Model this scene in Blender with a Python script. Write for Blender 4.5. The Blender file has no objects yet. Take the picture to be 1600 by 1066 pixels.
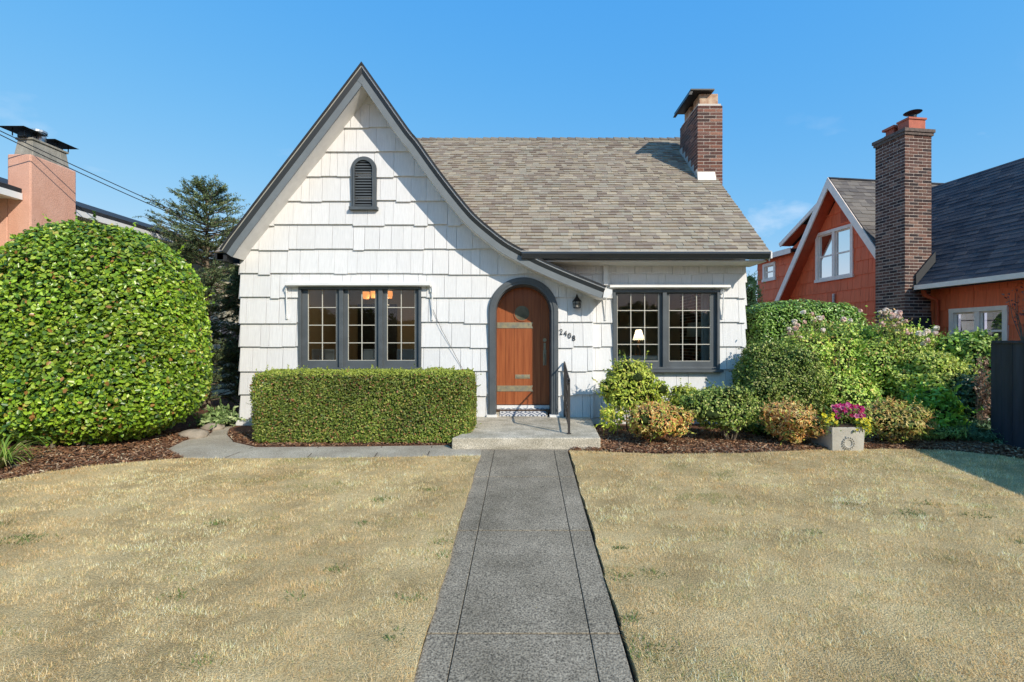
import bpy, math, random
import numpy as np
from mathutils import Vector, Matrix, noise as mnoise
R = math.radians
C = bpy.context.scene.collection
sc = bpy.context.scene

# ------------------------------------------------------------------ camera, sky, sun, exposure
F, CX, CY, CAMZ = 760.0, 812.0, 534.0, 1.42
cam = bpy.data.cameras.new('camera'); co = bpy.data.objects.new('camera', cam); C.objects.link(co)
co.location = (0, 0, CAMZ); co.rotation_euler = (R(90), 0, 0)
cam.sensor_width = 36; cam.lens = F/1600*36
cam.shift_x = -(CX-800)/1600; cam.shift_y = (CY-533)/1600
cam.clip_start = 0.1; cam.clip_end = 3000
sc.camera = co
AZ, EL = 39, 32
sunv = Vector((-math.sin(R(AZ))*math.cos(R(EL)), math.cos(R(AZ))*math.cos(R(EL)), -math.sin(R(EL))))
w = bpy.data.worlds.new("World"); sc.world = w; w.use_nodes = True
wn = w.node_tree; wn.nodes.clear()
wo = wn.nodes.new('ShaderNodeOutputWorld'); bg = wn.nodes.new('ShaderNodeBackground'); bg.inputs[1].default_value = 0.15
sky = wn.nodes.new('ShaderNodeTexSky'); sky.sky_type = 'NISHITA'; sky.sun_disc = False
sky.sun_elevation = R(EL); sky.sun_rotation = R(180-AZ); sky.air_density = 1.0; sky.dust_density = 0.15; sky.ozone_density = 2.6
# small wispy clouds low in the sky
tc = wn.nodes.new('ShaderNodeTexCoord')
mp = wn.nodes.new('ShaderNodeMapping'); mp.inputs['Scale'].default_value = (1, 1, 2.2); mp.inputs['Location'].default_value = (3.1, 0.4, 0.3)
nz = wn.nodes.new('ShaderNodeTexNoise'); nz.inputs['Scale'].default_value = 7.0; nz.inputs['Detail'].default_value = 7; nz.inputs['Roughness'].default_value = 0.55
cr = wn.nodes.new('ShaderNodeValToRGB'); cr.color_ramp.elements[0].position = 0.60; cr.color_ramp.elements[1].position = 0.78
sep = wn.nodes.new('ShaderNodeSeparateXYZ')
mr = wn.nodes.new('ShaderNodeMapRange'); mr.inputs[1].default_value = 0.40; mr.inputs[2].default_value = 0.12; mr.inputs[3].default_value = 0; mr.inputs[4].default_value = 0.75
mu = wn.nodes.new('ShaderNodeMath'); mu.operation = 'MULTIPLY'
mx = wn.nodes.new('ShaderNodeMix'); mx.data_type = 'RGBA'; mx.inputs['B'].default_value = (3.6, 4.0, 4.5, 1)
L = wn.links.new
L(tc.outputs['Generated'], mp.inputs[0]); L(mp.outputs[0], nz.inputs['Vector']); L(nz.outputs['Fac'], cr.inputs[0])
L(tc.outputs['Generated'], sep.inputs[0]); L(sep.outputs['Z'], mr.inputs[0]); L(cr.outputs[0], mu.inputs[0]); L(mr.outputs[0], mu.inputs[1])
L(mu.outputs[0], mx.inputs['Factor']); sc3 = wn.nodes.new('ShaderNodeSeparateColor'); cc3 = wn.nodes.new('ShaderNodeCombineColor'); L(sky.outputs[0], sc3.inputs[0])
for i_, (g_, a_) in enumerate(((1.12, 0.455), (0.45, 1.36), (0.08, 3.35))):
    q1 = wn.nodes.new('ShaderNodeMath'); q1.operation = 'POWER'; q1.inputs[1].default_value = g_; q2 = wn.nodes.new('ShaderNodeMath'); q2.operation = 'MULTIPLY'; q2.inputs[1].default_value = a_
    L(sc3.outputs[i_], q1.inputs[0]); L(q1.outputs[0], q2.inputs[0]); L(q2.outputs[0], cc3.inputs[i_])
L(cc3.outputs[0], mx.inputs['A']); L(mx.outputs['Result'], bg.inputs[0]); L(bg.outputs[0], wo.inputs[0])
sl = bpy.data.lights.new('sun', 'SUN'); sl.energy = 2.8; sl.angle = R(0.5); sl.color = (1.0, 0.91, 0.77)
so = bpy.data.objects.new('sun', sl); C.objects.link(so); so.rotation_euler = sunv.to_track_quat('-Z', 'Y').to_euler(); so.location = (6, -6, 12)
sc.view_settings.view_transform = 'Standard'; sc.view_settings.look = 'None'; sc.view_settings.exposure = 0.68; sc.view_settings.gamma = 1
sc.view_settings.use_curve_mapping = False
sc.cycles.max_bounces = 6; sc.cycles.transparent_max_bounces = 8

# ------------------------------------------------------------------ helpers
def PX(px, d): return (px-CX)/F*d
def PZ(py, d): return CAMZ+(CY-py)/F*d
def P(px, py, d): return Vector((PX(px, d), d, PZ(py, d)))
def gz(d): return 0.0 if d >= 6.43 else max(-0.083*(6.43-d), -0.7)
def G(px, py):
    d = 1.42*F/(py-CY) if py <= 702 else F*1.954/(py-471.0)
    return (PX(px, d), d)

class MB:
    def __init__(s, xf=None): s.v = []; s.f = []; s.c = []; s.xf = xf; s.col = (1, 1, 1)
    def V(s, p, col=None):
        p = s.xf(*p) if s.xf else p
        s.v.append(tuple(p)); s.c.append(col or s.col); return len(s.v)-1
    def face(s, pts, col=None): s.f.append([s.V(p, col) for p in pts])
    def box(s, x0, x1, y0, y1, z0, z1, col=None):
        q = [s.V(p, col) for p in ((x0,y0,z0),(x1,y0,z0),(x1,y1,z0),(x0,y1,z0),(x0,y0,z1),(x1,y0,z1),(x1,y1,z1),(x0,y1,z1))]
        for a in ((0,3,2,1),(4,5,6,7),(0,1,5,4),(1,2,6,5),(2,3,7,6),(3,0,4,7)): s.f.append([q[i] for i in a])
    def hexa(s, pts, col=None):      # 8 points, bottom 4 then top 4
        q = [s.V(p, col) for p in pts]
        for a in ((0,3,2,1),(4,5,6,7),(0,1,5,4),(1,2,6,5),(2,3,7,6),(3,0,4,7)): s.f.append([q[i] for i in a])
    def strip(s, A, B, y0, y1, col=None):   # solid band between two xz polylines A (top) and B (bottom), from y0 to y1
        n = len(A)
        for i in range(n-1):
            a, b, c, d = A[i], A[i+1], B[i], B[i+1]
            s.hexa(((c[0],y0,c[1]),(d[0],y0,d[1]),(d[0],y1,d[1]),(c[0],y1,c[1]),(a[0],y0,a[1]),(b[0],y0,b[1]),(b[0],y1,b[1]),(a[0],y1,a[1])), col)
    def prism(s, poly, y0, y1, col=None):   # xz polygon extruded along y
        n = len(poly); a = [s.V((p[0], y0, p[1]), col) for p in poly]; b = [s.V((p[0], y1, p[1]), col) for p in poly]
        s.f.append(a[::-1]); s.f.append(b)
        for i in range(n): j = (i+1) % n; s.f.append([a[i], a[j], b[j], b[i]])
    def slab(s, poly, z0, z1, col=None):    # xy polygon extruded along z (z may be a function of xy)
        f0 = z0 if callable(z0) else (lambda x, y: z0); f1 = z1 if callable(z1) else (lambda x, y: z1)
        n = len(poly); a = [s.V((p[0], p[1], f0(*p[:2])), col) for p in poly]; b = [s.V((p[0], p[1], f1(*p[:2])), col) for p in poly]
        s.f.append(a[::-1]); s.f.append(b)
        for i in range(n): j = (i+1) % n; s.f.append([a[i], a[j], b[j], b[i]])
    def tube(s, pts, r, n=8, col=None):
        pts = [Vector(p) for p in pts]; rr = r if isinstance(r, (list, tuple)) else [r]*len(pts)
        rings = []
        for i, p in enumerate(pts):
            t = (pts[min(i+1, len(pts)-1)]-pts[max(i-1, 0)]).normalized()
            u = t.cross(Vector((0, 0, 1)));
            if u.length < 0.1: u = t.cross(Vector((1, 0, 0)))
            u.normalize(); v = t.cross(u)
            rings.append([s.V(p+(u*math.cos(k*2*math.pi/n)+v*math.sin(k*2*math.pi/n))*rr[i], col) for k in range(n)])
        for i in range(len(rings)-1):
            for k in range(n): s.f.append([rings[i][k], rings[i][(k+1) % n], rings[i+1][(k+1) % n], rings[i+1][k]])
        s.f.append(rings[0]); s.f.append(rings[-1][::-1])
    def lathe(s, c, prof, n=16, col=None):  # prof: (r, z)
        rings = [[s.V((c[0]+max(r, 1e-4)*math.cos(k*2*math.pi/n), c[1]+max(r, 1e-4)*math.sin(k*2*math.pi/n), c[2]+z), col) for k in range(n)] for r, z in prof]
        for i in range(len(rings)-1):
            for k in range(n): s.f.append([rings[i][k], rings[i][(k+1) % n], rings[i+1][(k+1) % n], rings[i+1][k]])
        s.f.append(rings[0][::-1]); s.f.append(rings[-1])
    def build(s, name, m, parent=None, loc=None, smooth=False, bevel=0):
        base = Vector(parent['_loc']) if parent is not None else (Vector(loc) if loc else Vector((0, 0, 0)))
        me = bpy.data.meshes.new(name)
        va = np.array(s.v, dtype=np.float64)-np.array(base)
        me.from_pydata(va.tolist(), [], s.f)
        a = me.color_attributes.new('Col', 'FLOAT_COLOR', 'POINT')
        ca = np.ones((len(s.v), 4), dtype=np.float32); ca[:, :3] = np.array([(c if len(c) == 3 else c[:3]) for c in s.c], dtype=np.float32)
        a.data.foreach_set('color', ca.ravel())
        me.materials.append(m); me.update()
        if smooth: me.polygons.foreach_set('use_smooth', [True]*len(me.polygons))
        o = bpy.data.objects.new(name, me); C.objects.link(o)
        if parent is not None: o.parent = parent
        else: o.location = base
        o['_loc'] = tuple(base)
        if bevel:
            b = o.modifiers.new('bevel', 'BEVEL'); b.width = bevel; b.segments = 2; b.limit_method = 'ANGLE'
        return o

def tag(o, label=None, cat=None, group=None, kind=None):
    if label: o['label'] = label
    if cat: o['category'] = cat
    if group: o['group'] = group
    if kind: o['kind'] = kind
    return o
def thing(name, loc, label, cat, group=None):
    o = bpy.data.objects.new(name, None); C.objects.link(o); o.location = loc; o['_loc'] = tuple(loc); o.empty_display_size = 0.1
    return tag(o, label, cat, group)

# ------------------------------------------------------------------ materials
def mat(name, color=(0.5, 0.5, 0.5), rough=0.7, attr=False, var=0.0, vscale=(8, 8, 8), bump=0.0, bscale=60, color2=None, metal=0.0, spec=0.5, ramp=(0.35, 0.65), detail=6, transl=0.0, coat=0.0, fine=0.0, finescale=300, bdist=0.01):
    m = bpy.data.materials.new(name); m.use_nodes = True; nt = m.node_tree; n = nt.nodes; l = nt.links.new
    b = n['Principled BSDF']; b.inputs['Roughness'].default_value = rough; b.inputs['Metallic'].default_value = metal
    b.inputs['Specular IOR Level'].default_value = spec; b.inputs['Coat Weight'].default_value = coat
    g = n.new('ShaderNodeNewGeometry')
    base = None
    if attr:
        a = n.new('ShaderNodeAttribute'); a.attribute_name = 'Col'; base = a.outputs['Color']
    if color2 or var or fine:
        mpn = n.new('ShaderNodeMapping'); mpn.inputs['Scale'].default_value = vscale; l(g.outputs['Position'], mpn.inputs[0])
        t = n.new('ShaderNodeTexNoise'); t.inputs['Scale'].default_value = 1.0; t.inputs['Detail'].default_value = detail; t.inputs['Roughness'].default_value = 0.6; l(mpn.outputs[0], t.inputs['Vector'])
        r = n.new('ShaderNodeValToRGB'); r.color_ramp.elements[0].position = ramp[0]; r.color_ramp.elements[1].position = ramp[1]
        c2 = color2 or tuple(min(1, c*(1+var)) for c in color); c1 = color if color2 else tuple(c*(1-var) for c in color)
        if attr and not color2: c1 = tuple(c*(1-var) for c in color); c2 = tuple(c*(1+var) for c in color)
        r.color_ramp.elements[0].color = (*c1, 1); r.color_ramp.elements[1].color = (*c2, 1)
        l(t.outputs['Fac'], r.inputs[0])
        out = r.outputs[0]
        if fine:
            t2 = n.new('ShaderNodeTexNoise'); t2.inputs['Scale'].default_value = finescale; t2.inputs['Detail'].default_value = 3; l(g.outputs['Position'], t2.inputs['Vector'])
            m2 = n.new('ShaderNodeMapRange'); m2.inputs[1].default_value = 0.3; m2.inputs[2].default_value = 0.7; m2.inputs[3].default_value = 1-fine; m2.inputs[4].default_value = 1+fine; l(t2.outputs['Fac'], m2.inputs[0])
            mm = n.new('ShaderNodeVectorMath'); mm.operation = 'SCALE'; l(out, mm.inputs[0]); l(m2.outputs[0], mm.inputs['Scale']); out = mm.outputs[0]
        if base is not None:
            mm = n.new('ShaderNodeVectorMath'); mm.operation = 'MULTIPLY'; l(base, mm.inputs[0]); l(out, mm.inputs[1]); base = mm.outputs[0]
        else: base = out
    if base is not None: l(base, b.inputs['Base Color'])
    else: b.inputs['Base Color'].default_value = (*color, 1)
    if bump:
        t = n.new('ShaderNodeTexNoise'); t.inputs['Scale'].default_value = bscale; t.inputs['Detail'].default_value = 4; l(g.outputs['Position'], t.inputs['Vector'])
        bn = n.new('ShaderNodeBump'); bn.inputs['Strength'].default_value = bump; bn.inputs['Distance'].default_value = bdist; l(t.outputs['Fac'], bn.inputs['Height']); l(bn.outputs[0], b.inputs['Normal'])
    if transl:
        tr = n.new('ShaderNodeBsdfTranslucent'); ms = n.new('ShaderNodeMixShader'); ms.inputs[0].default_value = transl
        if base is not None: l(base, tr.inputs[0])
        else: tr.inputs[0].default_value = (*color, 1)
        l(b.outputs[0], ms.inputs[1]); l(tr.outputs[0], ms.inputs[2]); l(ms.outputs[0], n['Material Output'].inputs[0])
    return m
def glassmat(name, tint=(1, 1, 1), refl=1.0):
    m = bpy.data.materials.new(name); m.use_nodes = True; nt = m.node_tree; n = nt.nodes; l = nt.links.new; n.remove(n['Principled BSDF'])
    t = n.new('ShaderNodeBsdfTransparent'); t.inputs[0].default_value = (*tint, 1); g = n.new('ShaderNodeBsdfGlossy'); g.inputs['Roughness'].default_value = 0.02
    f = n.new('ShaderNodeFresnel'); f.inputs[0].default_value = 1.52; ms = n.new('ShaderNodeMixShader')
    mm = n.new('ShaderNodeMath'); mm.operation = 'MULTIPLY'; mm.inputs[1].default_value = refl; l(f.outputs[0], mm.inputs[0])
    l(mm.outputs[0], ms.inputs[0]); l(t.outputs[0], ms.inputs[1]); l(g.outputs[0], ms.inputs[2]); l(ms.outputs[0], n['Material Output'].inputs[0])
    return m
def emis(name, col, s):
    m = bpy.data.materials.new(name); m.use_nodes = True; b = m.node_tree.nodes['Principled BSDF']
    b.inputs['Base Color'].default_value = (*col, 1); b.inputs['Emission Color'].default_value = (*col, 1); b.inputs['Emission Strength'].default_value = s
    return m

M_white = mat('white_shingle_paint', (0.95, 0.95, 0.95), 0.6, attr=True, var=0.075, vscale=(60, 60, 1.6), bump=0.35, bscale=70, ramp=(0.3, 0.7))
M_wtrim = mat('white_trim_paint', (0.76, 0.76, 0.75), 0.45, var=0.04, vscale=(5, 5, 5))
M_soffit = mat('soffit_paint', (0.72, 0.70, 0.67), 0.6, var=0.05)
M_slate = mat('slate_trim_paint', (0.092, 0.105, 0.115), 0.45, var=0.12, vscale=(4, 4, 4), spec=0.4)
M_board = mat('grey_board_paint', (0.17, 0.19, 0.20), 0.5, var=0.08, vscale=(4, 4, 4))
M_strip = mat('weathered_strip', (0.36, 0.35, 0.31), 0.6, var=0.15)
M_crown = mat('dark_slate_paint', (0.036, 0.044, 0.052), 0.4)
M_dark = mat('dark_metal', (0.018, 0.02, 0.022), 0.4, metal=0.3)
M_gutter = mat('slate_gutter_metal', (0.035, 0.042, 0.050), 0.28, spec=0.6)
M_roof = mat('asphalt_shingle', (1, 1, 1), 0.92, attr=True, var=0.05, vscale=(3, 3, 3), fine=0.22, finescale=260, bump=0.4, bscale=300, spec=0.2)
M_brick = mat('brick', (1, 1, 1), 0.9, attr=True, var=0.22, vscale=(25, 25, 25), bump=0.5, bscale=120, spec=0.2)
M_mortar = mat('mortar', (0.50, 0.43, 0.37), 0.95, var=0.15, vscale=(30, 30, 30), bump=0.3)
M_mortard = mat('grey_mortar', (0.52, 0.44, 0.38), 0.95, var=0.2, vscale=(30, 30, 30), bump=0.3)
M_flue = mat('clay_flue', (0.42, 0.24, 0.15), 0.85, color2=(0.62, 0.47, 0.33), vscale=(12, 12, 12))
M_redflue = mat('painted_flue', (0.45, 0.13, 0.08), 0.8, var=0.15)
M_flash = mat('flashing_metal', (0.55, 0.54, 0.50), 0.5, var=0.1, metal=0.2)
M_conc = mat('concrete', (0.178, 0.150, 0.105), 0.93, color2=(0.34, 0.29, 0.215), vscale=(2.4, 2.4, 2.4), fine=0.75, finescale=88, bump=0.6, bscale=140, ramp=(0.3, 0.75))
M_porch = mat('porch_concrete', (0.34, 0.30, 0.22), 0.93, color2=(0.62, 0.56, 0.45), vscale=(3, 3, 9), fine=0.45, finescale=70, bump=0.8, bscale=80, ramp=(0.3, 0.7))
M_conc2 = mat('path_concrete', (0.33, 0.285, 0.215), 0.93, color2=(0.46, 0.41, 0.32), vscale=(2, 2, 2), fine=0.55, finescale=110, bump=0.6, bscale=140)
M_planter = mat('planter_concrete', (0.40, 0.37, 0.31), 0.9, color2=(0.52, 0.49, 0.42), vscale=(6, 6, 6), fine=0.12, finescale=150, bump=0.4)
M_soil = mat('soil', (0.035, 0.022, 0.014), 1.0, color2=(0.07, 0.045, 0.03), vscale=(9, 9, 9), bump=0.8, bscale=50)
M_mulch = mat('mulch', (0.10, 0.038, 0.018), 1.0, color2=(0.19, 0.08, 0.038), vscale=(14, 14, 14), bump=1.0, bscale=90, fine=0.5, finescale=160, bdist=0.03)
M_chip = mat('mulch_chips', (1, 1, 1), 0.95, attr=True)
M_door = mat('stained_door_wood', (0.25, 0.066, 0.022), 0.42, color2=(0.40, 0.125, 0.042), vscale=(30, 30, 1.6), spec=0.35, ramp=(0.3, 0.7), coat=0.15)
M_brass = mat('aged_brass', (0.42, 0.35, 0.21), 0.5, color2=(0.26, 0.25, 0.20), vscale=(14, 14, 14), metal=0.55)
M_iron = mat('wrought_iron', (0.05, 0.045, 0.042), 0.6, metal=0.3, var=0.2)
M_glass = glassmat('window_glass', (0.92, 0.93, 0.90), 0.9)
M_port = mat('porthole_glass', (0.10, 0.10, 0.07), 0.15, color2=(0.18, 0.17, 0.12), vscale=(6, 6, 6))
M_muntin = mat('muntin_white', (0.55, 0.53, 0.46), 0.5)
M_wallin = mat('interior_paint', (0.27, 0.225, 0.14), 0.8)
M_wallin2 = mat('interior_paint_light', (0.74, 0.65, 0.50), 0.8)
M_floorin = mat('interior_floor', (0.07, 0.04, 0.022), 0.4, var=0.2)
M_leaf = mat('glossy_leaf', (1, 1, 1), 0.32, attr=True, transl=0.22, spec=0.5)
M_leafm = mat('matte_leaf', (1, 1, 1), 0.5, attr=True, transl=0.25, spec=0.4)
M_needle = mat('needle', (1, 1, 1), 0.6, attr=True, transl=0.1, spec=0.3)
M_petal = mat('petal', (1, 1, 1), 0.6, attr=True, transl=0.35, spec=0.2)
M_twig = mat('bark', (0.13, 0.095, 0.065), 0.9, color2=(0.22, 0.18, 0.13), vscale=(20, 20, 8), bump=0.6)
M_grass = mat('dry_grass_blades', (1, 1, 1), 0.8, attr=True, transl=0.25, spec=0.15)
M_lawn = mat('dry_lawn_thatch', (0.42, 0.31, 0.15), 1.0, color2=(0.70, 0.54, 0.28), vscale=(1.4, 1.4, 1.4), fine=0.45, finescale=120, bump=1.0, bscale=110, bdist=0.02, spec=0.1)
M_red = mat('red_siding_paint', (0.80, 0.155, 0.055), 0.6, attr=True, var=0.10, vscale=(30, 30, 1.5), bump=0.3, bscale=60)
M_redtrim = mat('red_trim_paint', (0.55, 0.095, 0.035), 0.55, var=0.1)
M_pinktrim = mat('pale_pink_trim', (0.92, 0.77, 0.66), 0.6, var=0.06)
M_pink = mat('pink_stucco', (0.62, 0.33, 0.235), 0.9, color2=(0.70, 0.41, 0.31), vscale=(3, 3, 1.5), fine=0.08, finescale=60, bump=0.5, bscale=60)
M_greyst = mat('grey_stucco', (0.22, 0.21, 0.18), 0.95, color2=(0.38, 0.36, 0.31), vscale=(8, 8, 3), bump=0.6)
M_cream = mat('cream_stucco', (0.70, 0.62, 0.44), 0.9, var=0.06, bump=0.3)
M_fence = mat('dark_blue_fence', (0.022, 0.028, 0.040), 0.7, var=0.35, vscale=(12, 12, 1.0), attr=True)
M_sheet = mat('pale_fabric', (0.45, 0.50, 0.54), 0.9)
M_shade = mat('lamp_shade_fabric', (0.68, 0.64, 0.56), 0.9, transl=0.3)
M_wood = mat('furniture_wood', (0.30, 0.15, 0.06), 0.5, var=0.2)
M_amber = emis('amber_shade', (1.0, 0.36, 0.10), 0.75)
M_rock = mat('garden_rock', (0.22, 0.19, 0.15), 0.95, color2=(0.40, 0.34, 0.27), vscale=(7, 7, 7), bump=0.8, bscale=30)
M_silver = mat('galvanised', (0.55, 0.57, 0.58), 0.35, metal=0.8)
M_black = mat('black_roofing', (0.02, 0.022, 0.026), 0.8, var=0.3)
M_cable = mat('cable', (0.02, 0.02, 0.022), 0.6)

# ------------------------------------------------------------------ surfaces with real courses
def subtract(rects, hole):
    out = []
    hx0, hx1, hz0, hz1 = hole
    for x0, x1, z0, z1 in rects:
        if x1 <= hx0 or x0 >= hx1 or z1 <= hz0 or z0 >= hz1: out.append((x0, x1, z0, z1)); continue
        if x0 < hx0: out.append((x0, hx0, z0, z1))
        if x1 > hx1: out.append((hx1, x1, z0, z1))
        a, b = max(x0, hx0), min(x1, hx1)
        if z0 < hz0: out.append((a, b, z0, hz0))
        if z1 > hz1: out.append((a, b, hz1, z1))
    return out
def siding(mb, x0, x1, y, zs, hi=None, lo=None, holes=(), rng=random, tone=(0.775, 0.775, 0.775), wr=(0.12, 0.36), jit=0.028, thick=0.030, var=0.035, flare=0.0):
    """individual shingles; zs = list of course lines bottom to top; y = wall plane, front is -y"""
    nc = len(zs)-1
    for ci in range(nc):
        zb, zt = zs[ci], zs[ci+1]
        x = x0-rng.random()*0.1
        step = 0.0
        while x < x1:
            wd = rng.uniform(*wr); a, b = max(x, x0), min(x+wd, x1); x += wd
            if b-a < 0.01: continue
            if rng.random() < 0.6: step = rng.choice([0, 0.5, 1.0, 0.2])*jit
            k = 1+rng.uniform(-var, var); col = tuple(c*k for c in tone)
            g = 0.0018 if rng.random() < 0.5 else 0.0042
            rects = [(a+g, b-g, zb-step, zt+0.01)]
            for h in holes: rects = subtract(rects, h)
            fl = flare*max(0, 1-(zb-zs[0])/1.2)
            def yy(z): return y-0.004-(thick+0.004)*(zt-z)/(zt-zb)-fl
            for rx0, rx1, rz0, rz1 in rects:
                if rx1-rx0 < 0.004: continue
                ns = 1
                if hi or lo: ns = max(1, int((rx1-rx0)/0.05))
                for i in range(ns):
                    p, q = rx0+(rx1-rx0)*i/ns, rx0+(rx1-rx0)*(i+1)/ns
                    tp = [min(rz1, hi(t)) if hi else rz1 for t in (p, q)]
                    bp = [max(rz0, lo(t)) if lo else rz0 for t in (p, q)]
                    if tp[0] <= bp[0] and tp[1] <= bp[1]: continue
                    tp = [max(t, b_+0.001) for t, b_ in zip(tp, bp)]
                    mb.hexa(((p, yy(bp[0]), bp[0]), (q, yy(bp[1]), bp[1]), (q, y+0.02, bp[1]), (p, y+0.02, bp[0]),
                             (p, yy(tp[0]), tp[0]), (q, yy(tp[1]), tp[1]), (q, y+0.02, tp[1]), (p, y+0.02, tp[0])), col)
def corewall(mb, x0, x1, y0, y1, z0, z1, hi=None, lo=None, holes=(), dx=0.05):
    rects = [(x0, x1, z0, z1)]
    for h in holes: rects = subtract(rects, h)
    for rx0, rx1, rz0, rz1 in rects:
        ns = max(1, int((rx1-rx0)/dx)) if (hi or lo) else 1
        for i in range(ns):
            p, q = rx0+(rx1-rx0)*i/ns, rx0+(rx1-rx0)*(i+1)/ns
            tp = [min(rz1, hi(t)) if hi else rz1 for t in (p, q)]; bp = [max(rz0, lo(t)) if lo else rz0 for t in (p, q)]
            if tp[0] <= bp[0] and tp[1] <= bp[1]: continue
            tp = [max(t, b_+0.001) for t, b_ in zip(tp, bp)]
            mb.hexa(((p, y0, bp[0]), (q, y0, bp[1]), (q, y1, bp[1]), (p, y1, bp[0]), (p, y0, tp[0]), (q, y0, tp[1]), (q, y1, tp[1]), (p, y1, tp[0])))
TAN = [(0.38, 0.32, 0.235), (0.34, 0.285, 0.215), (0.28, 0.23, 0.18), (0.42, 0.36, 0.265), (0.33, 0.30, 0.235), (0.25, 0.20, 0.16), (0.36, 0.32, 0.25), (0.33, 0.275, 0.215)]
DKR = [(0.066, 0.068, 0.080), (0.082, 0.083, 0.094), (0.055, 0.057, 0.068), (0.092, 0.090, 0.098)]
GRR = [(0.15, 0.135, 0.125), (0.20, 0.18, 0.16), (0.12, 0.11, 0.105), (0.17, 0.155, 0.14)]
def shingles(mb, S, u0, u1, vlen, expo, pal, rng, keep=None, wr=(0.13, 0.34), th=0.011, v0=0.0, edge=None):
    """S(u, v, n) -> point. v=0 eave, up the slope."""
    rows = int((vlen-v0)/expo)
    for r in range(rows+1):
        vb = v0+r*expo; vt = min(vb+expo*1.12, vlen)
        if vt-vb < 0.02: continue
        u = u0-rng.random()*0.2
        while u < u1:
            wd = rng.uniform(*wr); a, b = max(u, u0), min(u+wd, u1); u += wd
            if b-a < 0.015: continue
            if keep and not keep((a+b)/2, (vb+vt)/2): continue
            c = rng.choice(pal); k = rng.uniform(0.92, 1.08); col = tuple(x*k for x in c)
            if pal is TAN: col = tuple(0.85*x+0.15*m_ for x, m_ in zip(col, (0.335, 0.285, 0.225)))
            h = th*(1.0 if rng.random() < 0.5 else 1.75)
            j = rng.uniform(-0.004, 0.004)
            A = [S(a+0.001, vb+j, 0.0), S(b-0.001, vb+j, 0.0), S(b-0.001, vt, -0.004), S(a+0.001, vt, -0.004), S(a+0.001, vb+j, h), S(b-0.001, vb+j, h), S(b-0.001, vt, 0.002), S(a+0.001, vt, 0.002)]
            q = [mb.V(p, col) for p in A]
            for t in ((4, 5, 6, 7), (0, 1, 5, 4), (1, 2, 6, 5), (3, 0, 4, 7)): mb.f.append([q[i] for i in t])
def bricks(mb, x0, x1, y0, y1, z0, z1, pal, rng, ch=0.0677, bl=0.205, dark=None, proud=0.004):
    """skin of brick faces round a rectangular stack"""
    n = int(round((z1-z0)/ch)); ch = (z1-z0)/n; m = 0.015
    for i in range(n):
        za, zb = z0+i*ch+m/2, z0+(i+1)*ch-m/2
        for side in range(4):
            Ln = (x1-x0) if side in (0, 2) else (y1-y0)
            k = max(1, round(Ln/bl)); bw = Ln/k
            off = 0 if (i % 2) else 0.5
            cuts = [0]+[min(Ln, (j+off)*bw) for j in range(0, k+1) if 0.01 < (j+off)*bw < Ln-0.01]+[Ln]
            for a, b in zip(cuts[:-1], cuts[1:]):
                if b-a < 0.03: continue
                c = rng.choice(pal); kk = rng.uniform(0.75, 1.25); col = tuple(v*kk for v in c)
                if dark and dark(za): col = tuple(v*0.55 for v in col)
                a2, b2 = a+m/2*(a > 0), b-m/2*(b < Ln); pr = proud+rng.uniform(0, 0.003)
                if side == 0: mb.box(x0+a2, x0+b2, y0-pr, y0+0.01, za, zb, col)
                elif side == 2: mb.box(x0+a2, x0+b2, y1-0.01, y1+pr, za, zb, col)
                elif side == 1: mb.box(x0-pr, x0+0.01, y0+a2, y0+b2, za, zb, col)
                else: mb.box(x1-0.01, x1+pr, y0+a2, y0+b2, za, zb, col)

# ------------------------------------------------------------------ the setting: ground, lawn, walk, path, beds
def poly_mesh(name, poly, z, m, th=0.0, kind='structure', zf=None):
    b = MB(); f = (lambda x, y: gz(y)+z)
    b.slab(poly, lambda x, y: gz(y)+z-th, f); return tag(b.build(name, m), kind=kind)
def grid_sheet(name, inside, x0, x1, y0, y1, step, z, m, amp=0.0):
    b = MB(); 
    return b
# base ground sheet reaching the horizon
b = MB(); ys = [-600, -2.0, 0, 2, 4, 6.43, 9, 30, 1500]; xs = [-1500, -12, -6, 0, 6, 12, 1500]
for i in range(len(ys)-1):
    for j in range(len(xs)-1):
        b.face(((xs[j], ys[i], gz(ys[i])-0.05), (xs[j+1], ys[i], gz(ys[i])-0.05), (xs[j+1], ys[i+1], gz(ys[i+1])-0.05), (xs[j], ys[i+1], gz(ys[i+1])-0.05)))
tag(b.build('ground', M_soil), kind='structure')

WL0, WR0 = G(752, 702), G(886, 702); WL1, WR1 = G(645, 1066), G(990, 1066)
def wx(side, d):      # edges of the front walk
    a, c = (WL0, WL1) if side < 0 else (WR0, WR1); t = (d-a[1])/(c[1]-a[1]); return a[0]+(c[0]-a[0])*t
# walk: slabs with narrow joints
b = MB(); dj = [-1.2, 0.4, 1.88, 3.36, 4.86, 5.36+0.9, 6.43]; dj = [-1.2, 0.3, 1.5, G(700, 990)[1], G(700, 829)[1], G(700, 745)[1], 6.43]
for i in range(len(dj)-1):
    a, c = dj[i]+0.007, dj[i+1]-0.007
    for fa, fb in ((0, 0.155), (0.155, 0.845), (0.845, 1)):
        g0 = 0.0035 if fa > 0 else 0; g1 = 0.0035 if fb < 1 else 0
        def xx(f, d, g): return wx(-1, d)*(1-f)+wx(1, d)*f+g
        p = [(xx(fa, a, g0), a), (xx(fb, a, -g1), a), (xx(fb, c, -g1), c), (xx(fa, c, g0), c)]
        b.slab(p, lambda x, y: gz(y)-0.06, lambda x, y: gz(y))
b.slab([(wx(-1, -1.2)+.01, -1.2), (wx(1, -1.2)-.01, -1.2), (wx(1, 6.42)-.01, 6.42), (wx(-1, 6.42)+.01, 6.42)], lambda x, y: gz(y)-0.07, lambda x, y: gz(y)-0.012) if False else None
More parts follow.
